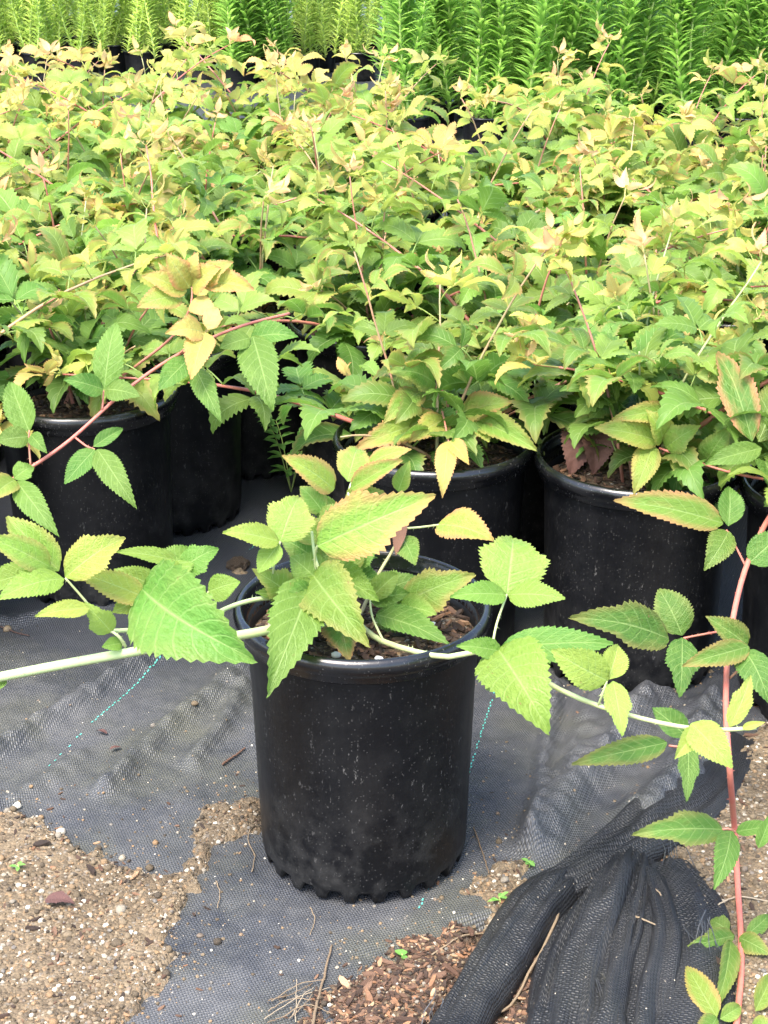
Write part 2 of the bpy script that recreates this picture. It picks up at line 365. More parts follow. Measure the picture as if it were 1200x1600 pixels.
def grid_mesh(name, Z, keep, mat, ang=0.0):
    ny, nx = Z.shape
    idx = np.arange(ny*nx).reshape(ny, nx)
    q = np.stack([idx[:-1,:-1], idx[:-1,1:], idx[1:,1:], idx[1:,:-1]], -1).reshape(-1, 4)
    if keep is not None:
        k = keep.ravel()[q].any(axis=1); q = q[k]
    used = np.unique(q); remap = -np.ones(ny*nx, int); remap[used] = np.arange(len(used))
    V = np.stack([GX.ravel(), GY.ravel(), Z.ravel()], -1)[used]
    c, s = math.cos(ang), math.sin(ang)
    UV = np.stack([V[:,0]*c+V[:,1]*s, -V[:,0]*s+V[:,1]*c], -1)
    return new_mesh(name, V.tolist(), remap[q].tolist(), mat, True, UV)
def height_at(Z, x, y):
    i = min(max(np.searchsorted(YS, y)-1, 0), len(YS)-2); j = min(max(np.searchsorted(XS, x)-1, 0), len(XS)-2)
    fy = (y-YS[i])/(YS[i+1]-YS[i]); fx = (x-XS[j])/(XS[j+1]-XS[j])
    return float((Z[i,j]*(1-fx)+Z[i,j+1]*fx)*(1-fy)+(Z[i+1,j]*(1-fx)+Z[i+1,j+1]*fx)*fy)
def top_z(x, y): return max(height_at(FZ, x, y), height_at(SZ, x, y), height_at(MZ, x, y))

ma, mb = on_plane(245, 1045), on_plane(140, 1140)
WEAVE_ANG = math.atan2(ma.x-mb.x, ma.y-mb.y)*-1.0
ground = mesh_obj('ground', new_mesh('ground', [(-120,-60,-0.035),(120,-60,-0.035),(120,180,-0.035),(-120,180,-0.035)], [(0,1,2,3)], M_DIRT, False))
tag(ground, 'bare brown dirt ground reaching far beyond the plants', 'ground', kind='structure')
fabric = mesh_obj('ground_fabric', grid_mesh('ground_fabric', FZ, None, M_FAB, -WEAVE_ANG))
tag(fabric, 'wrinkled black woven ground fabric dusted with pale silt', 'ground fabric', kind='structure')
gravel = mesh_obj('gravel_patch', grid_mesh('gravel_patch', SZ, SZ > FZ-0.006, M_SAND))
tag(gravel, 'tan sandy gravel spilled over the edges of the black fabric', 'gravel', kind='structure')
mulchbed = mesh_obj('bark_mulch', grid_mesh('bark_mulch', MZ, MZ > -0.006, M_MULCHSOIL))
tag(mulchbed, 'reddish brown bark mulch spilled beside the folded fabric', 'mulch', kind='structure')

# green marker threads woven into the fabric: dashes
def dashes(name, pix, dash=0.0042, gap=0.0030, wid=0.0017, skip=0.12):
    P = gp(pix); V, Fc = [], []
    rr = random.Random(len(pix)); t0 = 0.0
    for i in range(len(P)-1):
        A, B = P[i], P[i+1]; L = np.hypot(*(B-A)); d = (B-A)/L; nrm = np.array([-d[1], d[0]])
        s = 0.0; k = 0
        while s < L-dash:
            if rr.random() > skip:
                off = (1 if k % 2 else -1)*0.0006
                b = len(V)
                for ss, sd in ((s,-1),(s+dash,-1),(s+dash,1),(s,1)):
                    p = A+d*ss+nrm*(off+sd*wid/2); V.append((p[0], p[1], height_at(FZ, p[0], p[1])+0.0008))
                Fc.append((b, b+1, b+2, b+3))
            s += dash+gap; k += 1
    return mesh_obj('marker_thread', new_mesh(name, V, Fc, M_THREAD, False), fabric)
dashes('marker_a', [(262,1028),(245,1045),(190,1094),(140,1140)], skip=0.03)
dashes('marker_b', [(140,1140),(100,1180),(70,1212)], skip=0.55)
dashes('marker_c', [(778,1072),(752,1150),(728,1225)], skip=0.10)
dashes('marker_d', [(672,1385),(655,1425)], skip=0.25)
dashes('marker_e', [(420,835),(385,868)], skip=0.3)

# bunched, torn folds of the fabric on the right: swept soft tubes
def fold(pix, wid, hgt, seed, wr=0.25, lift=0.0):
    P = [on_plane(*p) for p in pix]; rr = random.Random(seed)
    pts = []
    n = 56
    # Catmull-Rom
    for k in range(n+1):
        t = k/n*(len(P)-1); i = min(int(t), len(P)-2); f = t-i
        p0, p1, p2, p3 = P[max(i-1,0)], P[i], P[i+1], P[min(i+2,len(P)-1)]
        pts.append(0.5*((2*p1)+(-p0+p2)*f+(2*p0-5*p1+4*p2-p3)*f*f+(-p0+3*p1-3*p2+p3)*f**3))
    V, Fc, UV = [], [], []; m = 26; s = 0.0
    for k, c in enumerate(pts):
        tg = (pts[min(k+1,n)]-pts[max(k-1,0)]).normalized(); nr = Vector((-tg.y, tg.x, 0))
        if k: s += (c-pts[k-1]).length
        f = k/n
        def ip(a):
            x = f*(len(a)-1); i = min(int(x), len(a)-2); return a[i]+(a[i+1]-a[i])*(x-i)
        W_, H_ = ip(wid), ip(hgt)
        for j in range(m+1):
            a = PI*j/m; ca, sa = math.cos(a), math.sin(a)
            prof = abs(sa)**0.75
            wn = 1+wr*mnoise.noise((j*0.33+seed, s*5.0, seed*1.7))+0.5*wr*mnoise.noise((j*0.9, s*14, seed))
            wn += wr*0.9*(0.35-2*abs(mnoise.noise((j*0.42+seed*3, s*3.0, seed*2.0))))
            x = ca*W_*(1.0+0.10*mnoise.noise((s*9, seed, j*0.2)))
            p = c+nr*x+Vector((0,0,prof*H_*wn))
            p.z += top_z(p.x, p.y)*(0.25)-0.006+lift*abs(sa)**.5
            V.append(p); UV.append((j/m*(W_*2.6), s))
    for k in range(n):
        for j in range(m):
            a = k*(m+1)+j; Fc.append((a, a+1, a+m+2, a+m+1))
    return mesh_obj('fabric_fold', new_mesh('fabric_fold', V, Fc, M_FAB2, True, UV), fabric)
fold([(1135,1150),(1085,1245),(1010,1310),(930,1365),(868,1398)], [.05,.055,.045,.032,.026], [.012,.030,.036,.034,.026], 3)
fold([(892,1372),(862,1402),(818,1450),(778,1510),(738,1572),(690,1660)], [.020,.030,.032,.030,.026,.03], [.02,.034,.040,.040,.032,.03], 5, 0.15)
fold([(990,1352),(975,1400),(950,1460),(922,1530),(905,1600),(895,1660)], [.020,.034,.044,.05,.052,.05], [.024,.044,.046,.040,.034,.026], 9, 0.5)
fold([(930,1400),(900,1450),(880,1520),(865,1610)], [.016,.026,.032,.03], [.010,.018,.018,.014], 12, 0.5)
fold([(1040,1360),(1060,1440),(1050,1540),(1020,1640)], [.035,.06,.07,.07], [.010,.016,.016,.012], 15, 0.6, .012)
fold([(1000,1380),(1010,1470),(990,1560),(985,1640)], [.03,.04,.045,.045], [.012,.020,.017,.014], 17, 0.7, .014)
# frayed threads at the torn end
def tube(pts, r0, r1, seg=6, V=None, Fc=None):
    V = [] if V is None else V; Fc = [] if Fc is None else Fc
    n = len(pts); b0 = len(V); prev = None
    for k, p in enumerate(pts):
        tg = (pts[min(k+1,n-1)]-pts[max(k-1,0)])
        tg = tg.normalized() if tg.length > 1e-9 else Vector((0,0,1))
        a = prev if prev is not None else (Vector((1,0,0)) if abs(tg.x) < 0.8 else Vector((0,1,0)))
        a = (a-tg*a.dot(tg)).normalized(); b = tg.cross(a); prev = a
        r = r0+(r1-r0)*k/max(n-1,1)
        for j in range(seg):
            an = 2*PI*j/seg; V.append(p+a*(r*math.cos(an))+b*(r*math.sin(an)))
    for k in range(n-1):
        for j in range(seg):
            a = b0+k*seg+j; b = b0+k*seg+(j+1) % seg
            Fc.append((a, b, b+seg, a+seg))
    Fc.append(tuple(b0+j for j in range(seg))[::-1]); Fc.append(tuple(b0+(n-1)*seg+j for j in range(seg)))
    return V, Fc
V, Fc = [], []; rr = random.Random(4)
for px, py, n_, L in ((918,1560,34,0.05), (700,1588,16,0.04), (1090,1480,18,0.04), (1040,1345,12,0.03)):
    for k in range(n_):
        a = on_plane(px+rr.uniform(-26,26), py+rr.uniform(-10,10)); a.z = top_z(a.x, a.y)+rr.uniform(.004,.03)
        d = Vector((rr.uniform(-.5,.5), -1, rr.uniform(-.3,.1))).normalized()
        pts = [a+d*(L*t)+Vector((rr.uniform(-.004,.004), 0, -0.02*t*t+rr.uniform(-.002,.002))) for t in (0,.33,.66,1)]
        tube(pts, .0006, .0005, 3, V, Fc)
fr = mesh_obj('frayed_threads', new_mesh('frayed_threads', V, Fc, M_FAB, False, [(0.1,0.1)]*len(V)), fabric); tag(fr, kind='stuff')

# pebbles and bark chips -------------------------------------------------
def ico_pebble(rr, sub=1):
    bm = bmesh.new(); bmesh.ops.create_icosphere(bm, subdivisions=sub, radius=1.0)
    s = Vector((rr.uniform(.8,1.2), rr.uniform(.7,1.1), rr.uniform(.5,.8)))
    for v in bm.verts:
        v.co = Vector((v.co.x*s.x, v.co.y*s.y, v.co.z*s.z))*(1+rr.uniform(-.13,.13))
    vs = [v.co.copy() for v in bm.verts]; fs = [tuple(v.index for v in f.verts) for f in bm.faces]; bm.free()
    return vs, fs
def chip_shape(rr):
    L, W_, T = 1.0, rr.uniform(.22,.5), rr.uniform(.10,.2)
    vs = []
    for z in (-1, 1):
        for x, y in ((-1,-.6),(-.3,-1),(.5,-.9),(1,-.2),(.7,.7),(-.2,1),(-.9,.5)):
            vs.append(Vector((x*L*.5*rr.uniform(.8,1.15), y*W_*.5*rr.uniform(.7,1.2), z*T*.5*rr.uniform(.5,1.2)+0.12*x*x*T)))
    fs = [tuple(range(7))[::-1], tuple(range(7,14))]+[(i,(i+1)%7,7+(i+1)%7,7+i) for i in range(7)]
    return vs, fs
rp = random.Random(21)
PEBM = [new_mesh('pebble', *ico_pebble(rp, 2), M_PEB) for _ in range(6)]
CHIPM = [new_mesh('wood_chip', *chip_shape(rp), M_CHIP, False) for _ in range(8)]
PEB20 = [ico_pebble(rp, 1) for _ in range(8)]; CH = [chip_shape(rp) for _ in range(8)]
def visible_xy(rr, px0, px1, py0, py1):
    p = on_plane(rr.uniform(px0, px1), rr.uniform(py0, py1)); return p.x, p.y
def scatter_stuff(name, shapes, n, box, test, size, mat, parent, seed, tilt=0.4, sink=0.2):
    rr = random.Random(seed); V, Fc = [], []; c = 0; tries = 0
    while c < n and tries < n*30:
        tries += 1; x, y = visible_xy(rr, *box)
        if abs(x) > .88 or not (1.12 < y < 2.3): continue
        z = test(x, y, rr)
        if z is None: continue
        sv, sf = rr.choice(shapes); s = size(rr)
        M = Matrix.Translation((x, y, z+s*sink)) @ Matrix.Rotation(rr.uniform(0,2*PI),4,'Z') @ Matrix.Rotation(rr.uniform(-tilt,tilt),4,'X') @ Matrix.Rotation(rr.uniform(-tilt,tilt),4,'Y') @ Matrix.Scale(s,4)
        b = len(V); V += [M @ v for v in sv]; Fc += [tuple(b+i for i in f) for f in sf]; c += 1
    return tag(mesh_obj(name, new_mesh(name, V, Fc, mat, False), parent), kind='stuff')
def on_sand(x, y, rr):
    s, f = height_at(SZ, x, y), height_at(FZ, x, y)
    return s if s > f+0.001 else None
def on_mulch(x, y, rr):
    s, f = height_at(MZ, x, y), max(height_at(FZ, x, y), height_at(SZ, x, y))
    return s if s > f else None
def near_sand(x, y, rr):
    i = min(np.searchsorted(YS, y), len(YS)-1); j = min(np.searchsorted(XS, x), len(XS)-1)
    if abs(height_at(FZ,x,y)) > 0.015: return None
    d = max(sand[i,j], mulch[i,j])
    return top_z(x, y) if rr.random() < math.exp(min(0, d)/0.05) else None
def anywhere(x, y, rr): return top_z(x, y) if math.hypot(x-pot_xy.x, y-pot_xy.y) > 0.13 else None
BOX = (-60, 1260, 1040, 1680)
scatter_stuff('gravel', PEB20, 5200, BOX, on_sand, lambda r: 0.0009+0.0026*r.random()**1.9, M_PEBS, gravel, 1)
scatter_stuff('loose_grit', PEB20, 2600, BOX, near_sand, lambda r: 0.0008+0.0018*r.random()**2.5, M_PEBS, gravel, 2)
scatter_stuff('grit_on_fabric', PEB20, 420, (-60,1260,840,1680), anywhere, lambda r: 0.0008+0.0014*r.random()**2, M_PEBS, gravel, 3)
scatter_stuff('mulch_grit', PEB20, 700, BOX, on_mulch, lambda r: 0.0009+0.0018*r.random()**2, M_PEBS, gravel, 8, 0.4, 0.8)
scatter_stuff('bark_fines', CH, 3000, BOX, on_mulch, lambda r: 0.004+0.008*r.random()**1.6, M_CHIPS, mulchbed, 4, 0.5, 0.1)
scatter_stuff('bark_crumbs', CH, 420, BOX, on_sand, lambda r: 0.004+0.007*r.random()**2, M_CHIPS, mulchbed, 5, 0.4, 0.08)
scatter_stuff('bark_bits', CH, 160, (-60,1260,840,1680), near_sand, lambda r: 0.004+0.006*r.random(), M_CHIPS, mulchbed, 6, 0.3, 0.08)
def scatter_objs(name, meshes, n, box, test, size, parent, seed, tilt=0.4, sink=0.25):
    rr = random.Random(seed); c = 0; tries = 0
    while c < n and tries < n*60:
        tries += 1; x, y = visible_xy(rr, *box)
        if abs(x) > .88 or not (1.12 < y < 2.3): continue
        z = test(x, y, rr)
        if z is None: continue
        s = size(rr); o = mesh_obj(name, rr.choice(meshes), parent)
        o.location = (x, y, z+s*sink); o.rotation_euler = (rr.uniform(-tilt,tilt), rr.uniform(-tilt,tilt), rr.uniform(0,2*PI)); o.scale = (s, s, s); c += 1
scatter_objs('pebble', PEBM, 170, BOX, on_sand, lambda r: 0.0030+0.0025*r.random()**2, gravel, 31)
scatter_objs('pebble', PEBM, 40, BOX, near_sand, lambda r: 0.0026+0.0022*r.random()**2, gravel, 32)
scatter_objs('wood_chip', CHIPM, 230, BOX, on_mulch, lambda r: 0.010+0.013*r.random()**2, mulchbed, 33, 0.35, 0.12)
scatter_objs('wood_chip', CHIPM, 26, BOX, on_sand, lambda r: 0.012+0.010*r.random(), mulchbed, 34, 0.2, 0.1)
for px, py, s in ((190,1433,.0062),(183,1420,.004),(234,1362,.005),(96,1308,.0062),(28,1268,.006),(12,1275,.005),(340,1478,.005),(12,990,.007),(305,1121,.0045),(240,1148,.004)):
    p = on_plane(px, py); o = mesh_obj('pebble', random.choice(PEBM), gravel); o.location = (p.x, p.y, top_z(p.x,p.y)+s*.4); o.scale = (s,s,s); o.rotation_euler = (0,0,px)

# ------------------------------------------------------------------ leaflets
def leaflet_geo(rr, teeth=13, nv=3, ratio=0.62, arch=0.18, fold=0.25, lobed=0.0, curl=0.0, tdep=0.13, corr=0.014):
    """unit leaflet: base at origin, tip at (0,1,0), face +Z. returns verts, faces, uvs"""
    n = 2*teeth; V, UV, Fc = [], [], []
    vs = [(-1+j/nv) for j in range(2*nv+1)]
    pk = 0.37**0.55*0.63**0.95
    wob = [rr.uniform(-1, 1) for _ in range(8)]
    tl, tr_ = rr.uniform(.85, 1.1), rr.uniform(.85, 1.1)
    dep = [rr.uniform(.6, 1.3) for _ in range(2*teeth+2)]
    for k in range(n+1):
        u = k/n
        ue = min(max(u, 0.004), 0.996)
        w0 = (ue**0.55*(1-ue)**0.95)/pk*ratio*0.5
        w0 *= 1+lobed*math.exp(-((u-.52)/.09)**2)-lobed*0.8*math.exp(-((u-.68)/.08)**2)
        for v in vs:
            av = abs(v); side = tl if v < 0 else tr_
            tooth = (k % 2 == 1)
            ti = (k//2)+(teeth if v > 0 else 0)
            m = (1.06 if tooth else 1.06-tdep*dep[ti % len(dep)]) if av > 0.99 else 1.0
            if k in (0, n): m = 1.0
            x = v*w0*m*side
            y = u + (0.022*av**6 if (tooth and k < n) else 0.0) + av*av*0.02
            cor = corr*math.cos(2*PI*8*(u-0.20*av))*min(1, av*2.2)*(1-0.35*av)*min(1, 4*(1-u))
            z = fold*abs(x) - 0.35*arch*0.6*(x/(ratio*.5))**2 + cor*ratio*1.5
            z += 0.035*wob[0]*math.sin(5.5*u+3*wob[1]+v*1.6)*av + 0.025*wob[2]*math.sin(9*u+wob[3]*4)*av*v
            z += arch*4*u*(1-u)*(0.75+0.5*u) - curl*max(0, u-.55)**2*2.2
            x += 0.05*wob[4]*u*u*1.5 + 0.03*wob[5]*math.sin(3*u)
            V.append(Vector((x, y, z))); UV.append((v*.5+.5, u))
    c = 2*nv+1
    for k in range(n):
        for j in range(2*nv):
            a = k*c+j; Fc.append((a, a+1, a+c+1, a+c))
    return V, Fc, UV
rl = random.Random(99)
LEAFLETS = []          # single leaflets for the hand-posed foreground canes
for i in range(12):
    V, Fc, UV = leaflet_geo(rl, 18, 4, 1.0, [0.10,0.16,0.22][i%3], [0.12,0.28,0.4][(i//3)%3], 0.16 if i%4==1 else 0.0, [0,0.25][i%2], 0.115)
    LEAFLETS.append(new_mesh('leaflet', V, Fc, M_LEAF, True, UV))
def tri_leaf(rr, young=False):
    """petiole from the origin along +Y, then three leaflets; about unit = metres"""
    V, Fc, UV = [], [], []
    pl = rr.uniform(.030,.055) if not young else .018
    rise = rr.uniform(.0,.018)
    pts = [Vector((0, pl*t, rise*math.sin(t*PI/2))) for t in (0,.35,.7,1)]
    b = len(V); tube(pts, .0014, .0010, 5, V, Fc); UV += [(0.5, 0.02)]*(len(V)-b)
    L = rr.uniform(.075,.098) if not young else .05
    specs = [(0, L, rr.uniform(.006,.018), 0)]
    for s in (-1, 1): specs.append((s*rr.uniform(R(58),R(82)), L*rr.uniform(.72,.88), .002, s))
    for ang, ln, gap, side in specs:
        lv, lf, lu = leaflet_geo(rr, 10, 3, rr.uniform(.52,.66) if not young else .42, rr.uniform(.10,.28), rr.uniform(.15,.55), 0.14 if (side and rr.random()<.3) else 0, rr.choice((0,.2,.4)), 0.24, 0.024)
        pitch = rr.uniform(-.55,.08) if side else rr.uniform(-.75,-.05)
        if young: pitch = rr.uniform(.2,.9)
        M = (Matrix.Translation((0, pl, rise)) @ Matrix.Rotation(-ang,4,'Z') @ Matrix.Rotation(pitch,4,'X')
             @ Matrix.Rotation(rr.uniform(-.35,.35),4,'Y') @ Matrix.Translation((0,gap,0)) @ Matrix.Diagonal((ln,ln,ln,1)))
        b = len(V); V += [M @ p for p in lv]; Fc += [tuple(b+i for i in f) for f in lf]; UV += lu
    return new_mesh('leaf', V, Fc, M_LEAF, True, UV)
TRI = [tri_leaf(rl) for _ in range(12)]
TRIY = [tri_leaf(rl, True) for _ in range(4)]

# ------------------------------------------------------------------ canes
def smooth_path(P, n):
    out = []
    for k in range(n+1):
        t = k/n*(len(P)-1); i = min(int(t), len(P)-2); f = t-i
        p0, p1, p2, p3 = P[max(i-1,0)], P[i], P[i+1], P[min(i+2,len(P)-1)]
        out.append(0.5*((2*p1)+(-p0+p2)*f+(2*p0-5*p1+4*p2-p3)*f*f+(-p0+3*p1-3*p2+p3)*f**3))
    return out
def cane_mesh(pts, r0, r1, prickles=0, seed=0, seg=8):
    V, Fc = tube(pts, r0, r1, seg)
    rr = random.Random(seed); n = len(pts)
    for _ in range(prickles):
        k = rr.uniform(0.3, n-1.3); i = int(k); p = pts[i].lerp(pts[i+1], k-i); tg = (pts[i+1]-pts[i]).normalized()
        a = Vector((rr.uniform(-1,1), rr.uniform(-1,1), rr.uniform(-1,1))); a = (a-tg*a.dot(tg)).normalized(); b = tg.cross(a)
        r = r0+(r1-r0)*k/(n-1); L = rr.uniform(.0022,.0042); base = p+a*r*.8
        i0 = len(V); q = .0006
        V += [base+b*q, base-b*q*.5+tg*q, base-b*q*.5-tg*q, base+a*L-tg*L*.4]
        Fc += [(i0,i0+1,i0+3),(i0+1,i0+2,i0+3),(i0+2,i0,i0+3)]
    return new_mesh('cane', V, Fc, M_CANE)

# ------------------------------------------------------------------ pot
POT_H, RIM_R = 0.3125, 0.140
def lathe(prof, seg, zfun=None):
    V, Fc = [], []
    for (r, z) in prof:
        for j in range(seg):
            a = 2*PI*j/seg; rr_, zz = (r, z) if zfun is None else zfun(r, z, a)
            V.append((rr_*math.cos(a), rr_*math.sin(a), zz))
    for k in range(len(prof)-1):
        for j in range(seg):
            Fc.append((k*seg+j, k*seg+(j+1)%seg, (k+1)*seg+(j+1)%seg, (k+1)*seg+j))
    return V, Fc
def foot(r, z, a):       # scalloped drain notches round the base
    if z < 0.020:
        s = math.cos(a*22)
        if z < 0.005: return (r-(0.006 if s > 0.1 else 0.0), z+(0.013 if s > 0.1 else 0.0))
        if z < 0.016: return (r-(0.003 if s > 0.1 else 0.0), z+(0.004 if s > 0.1 else 0.0))
    return (r, z)
body_prof = [(0.0,0.016),(0.095,0.016),(0.111,0.001),(0.1135,0.002),(0.1152,0.009),(0.1168,0.018),(0.1175,0.030),(0.1190,0.09),(0.1215,0.17),(0.1232,0.225),(0.1237,0.230),(0.1237,0.234),(0.1242,0.238),(0.1250,0.262),(0.1265,0.285),
             (0.1268,0.292),(0.1245,0.292),(0.1232,0.26),(0.1205,0.20),(0.118,0.12)]
BODY = new_mesh('nursery_pot', *lathe(body_prof, 132, foot), M_POT)
rim_prof = [(0.1262,0.282),(0.1330,0.2835),(0.1350,0.2855),(0.1352,0.2910),(0.1375,0.2945),(0.1395,0.2985),(0.1402,0.3035),(0.1390,0.3085),(0.1360,0.3118),(0.1330,0.3125),(0.1308,0.3108),(0.1290,0.306),(0.1280,0.300),(0.1258,0.297),(0.1246,0.292),(0.1240,0.280)]
RIM = new_mesh('rim', *lathe(rim_prof, 96), M_RIM)
SOIL_Z = 0.268
def soil_mesh(seed):
    V, Fc = [(0,0,SOIL_Z+.012)], []; nr, ns = 12, 40
    for i in range(1, nr+1):
        r = 0.1236*i/nr
        for j in range(ns):
            a = 2*PI*j/ns; x, y = r*math.cos(a), r*math.sin(a)
            V.append((x, y, SOIL_Z+.012*(1-(r/.124)**2)+0.007*mnoise.noise((x*30,y*30,seed))*(1 if i < nr else .3)))
    for j in range(ns): Fc.append((0, 1+j, 1+(j+1)%ns))
    for i in range(nr-1):
        for j in range(ns):
            a = 1+i*ns+j; b = 1+i*ns+(j+1)%ns; Fc.append((a, a+ns, b+ns, b))
    return new_mesh('potting_soil', V, Fc, M_MULCHSOIL)
SOILS = [soil_mesh(s) for s in (1, 2, 3)]
rc = random.Random(61)
def soil_chip_mesh(seed, n):
    rr = random.Random(seed); V, Fc = [], []
    for _ in range(n):
        r = 0.118*math.sqrt(rr.random()); a = rr.uniform(0, 2*PI); s = 0.006+0.012*rr.random()**1.5
        sv, sf = rr.choice(CH)
        M = Matrix.Translation((r*math.cos(a), r*math.sin(a), SOIL_Z+.012*(1-(r/.124)**2)+.003)) @ Matrix.Rotation(rr.uniform(0,2*PI),4,'Z') @ Matrix.Rotation(rr.uniform(-.5,.5),4,'X') @ Matrix.Rotation(rr.uniform(-.5,.5),4,'Y') @ Matrix.Scale(s,4)
        b = len(V); V += [M @ v for v in sv]; Fc += [tuple(b+i for i in f) for f in sf]
    return new_mesh('bark_bits', V, Fc, M_CHIPS, False)
SOILCHIPS = [soil_chip_mesh(s, 420) for s in (1, 2)]
def add_pot(root, rr, chips=True):
    b = mesh_obj('nursery_pot', BODY, root); b.rotation_euler = (0, 0, rr.uniform(0, 6.28))
    mesh_obj('rim', RIM, b)
    s = mesh_obj('potting_soil', rr.choice(SOILS), root); s.rotation_euler = (0, 0, rr.uniform(0, 6.28))
    if chips: tag(mesh_obj('bark_bits', rr.choice(SOILCHIPS), s), kind='stuff')
    return b

# ------------------------------------------------------------------ procedural bramble variants (described as data, instanced by object copies)
def basis(y, up):
    y = y.normalized(); x = y.cross(up)
    if x.length < 1e-4: x = Vector((1,0,0))
    x.normalize(); z = x.cross(y)
    return Matrix((x, y, z)).transposed().to_4x4()
def bramble_variant(seed, vigor=1.0):
    rr = random.Random(seed); canes = []
    nc = rr.choice((8, 9, 9, 10))
    a0 = rr.uniform(0, 6.28)
    for c in range(nc):
        az = a0+2*PI*c/nc+rr.uniform(-.4,.4)
        L = rr.uniform(.13,.235)*vigor
        lean = rr.uniform(.3, 1.5)
        long_ = c in (1, nc//2+1)
        up_ = c in (0, nc//2)
        if up_: L = rr.uniform(.20,.30)*vigor; lean = rr.uniform(.05,.4)
        if long_: L = rr.uniform(.34,.52); lean = rr.uniform(1.0,1.5)
        pos = Vector((rr.uniform(-.03,.03), rr.uniform(-.03,.03), SOIL_Z+.004))
        d = Vector((math.cos(az)*math.sin(lean*.6), math.sin(az)*math.sin(lean*.6), math.cos(lean*.6)))
        pts = [pos.copy()]; n = 10; bend = rr.uniform(.06,.16)
        for k in range(n):
            out = Vector((math.cos(az), math.sin(az), 0))
            d = (d+out*bend*lean+Vector((rr.uniform(-.06,.06), rr.uniform(-.06,.06), rr.uniform(-.05,.03)))-Vector((0,0,.025*k/n*lean))).normalized()
            pos = pos+d*(L/n); pts.append(pos.copy())
        r0 = rr.uniform(.0022,.0032)+(.0012 if long_ else 0)
        me = cane_mesh(pts, r0, .0011, 0, seg=6)
        red = rr.uniform(.6,1.0) if long_ else rr.uniform(.1,.8)
        leaves = []; s = .03; ph = rr.uniform(0, 6.28)
        while s < L:
            t = s/L*n; i = min(int(t), n-1); p = pts[i].lerp(pts[i+1], t-i); tg = (pts[i+1]-pts[i]).normalized()
            f = s/L; ph += 2.4+rr.uniform(-.4,.4)
            side = Vector((math.cos(ph), math.sin(ph), 0)); side = side-tg*side.dot(tg)*.7
            d2 = (side.normalized()*1.0+tg*.35+Vector((0,0,rr.uniform(-.05,.35)))).normalized()
            up = (Vector((0,0,1))+Vector((rr.uniform(-.45,.45), rr.uniform(-.45,.45), 0)))
            sc = (1.08-.42*max(0,f-.35)/.65)*rr.uniform(.82,1.12)
            if f < .2: sc *= .85
            if up_: sc *= (1-.35*f)
            M = Matrix.Translation(p) @ basis(d2, up) @ Matrix.Scale(sc,4)
            age = min(1, max(0, -.06+.62*f**1.6+.10*(p.z-SOIL_Z)/.3+rr.uniform(-.1,.1)))
            leaves.append((rr.randrange(len(TRI)), M, age, 0))
            s += rr.uniform(.022,.034)*(1.35 if long_ else 1.5 if up_ else 1)
        for q in range(rr.choice((2,3))):     # young tuft at the tip
            M = Matrix.Translation(pts[-1]) @ basis((tg+Vector((rr.uniform(-.5,.5),rr.uniform(-.5,.5),.5))).normalized(), Vector((rr.uniform(-1,1),rr.uniform(-1,1),.4))) @ Matrix.Scale(rr.uniform(.45,.85),4)
            leaves.append((rr.randrange(len(TRIY)), M, rr.uniform(.5,1.0), 1))
        canes.append((me, red, leaves))
    return canes
VARS = [bramble_variant(100+i, (1.0,1.12,.95,1.2)[i%4]) for i in range(9)]
def place_bramble(root, var, rr, rz, lead=0.0, limit=None):
    c_, s_ = math.cos(rz), math.sin(rz); RZ = Matrix.Rotation(rz, 4, 'Z')
    for ci, (me, red, leaves) in enumerate(var):
        if limit is not None and min((RZ @ M).translation.y for _, M, _, _ in leaves) < limit-.09: continue
        co = mesh_obj('cane', me, root); co.matrix_local = RZ
        co.color = (min(1, max(0, red+rr.uniform(-.2,.2))), 0, .5, 1)
        for (ti, M, age, y) in leaves:
            if limit is not None and (RZ @ M).translation.y < limit: continue
            o = bpy.data.objects.new('leaf', (TRIY if y else TRI)[ti]); link(o, co); o.matrix_local = M
            a = min(1, max(0, age+lead+rr.uniform(-.08,.12)))
            rd = rr.random(); rd = (rd-.45)*1.5 if rd > .45 else 0.0
            o.color = (a, min(1, rd*(.35+a)), rr.uniform(.32,.68), 1)

# hand-read pot positions (pixel centre of each rim), then a staggered block behind
rb = random.Random(17)
HAND = [('front',567,945),('right',1000,708),('middle',679,680),('left',131,605),('second_left',250,528),('third_left',375,462),
        ('behind_middle',578,498),('behind_gap',800,545),('behind_right',1028,603),('edge_right',1330,752),('edge_left',-185,668)]
POS = {}
for k, px, py in HAND:
    p = on_plane(px, py, POT_H); POS[k] = Vector((p.x, p.y))
fixed = [POS[k] for k in ('front','right','middle','left')]
names = list(POS)
for it in range(60):
    for i, a in enumerate(names):
        for b in names[i+1:]:
            d = POS[b]-POS[a]; L = d.length
            if L < 0.272:
                push = d/L*(0.272-L)
                fa, fb = any(POS[a] is f for f in fixed), any(POS[b] is f for f in fixed)
                if fa and not fb: POS[b] += push
                elif fb and not fa: POS[a] -= push
                elif not fa: POS[a] -= push*.5; POS[b] += push*.5
BACK = []
allp = [POS[k] for k in names]
row = 0; y = 2.55
while y < 5.9:
    half = (y*0.2308+.30)*1.02; x = -half+(.142 if row % 2 else 0)
    while x < half:
        p = Vector((x+rb.uniform(-.015,.015), y+rb.uniform(-.02,.02)))
        back_edge = 4.45 if p.x < .05 else 3.75 if p.x < .3 else 4.1
        if p.y < back_edge and all((p-q).length > .262 for q in allp): BACK.append(p); allp.append(p)
        x += .284
    y += .25; row += 1

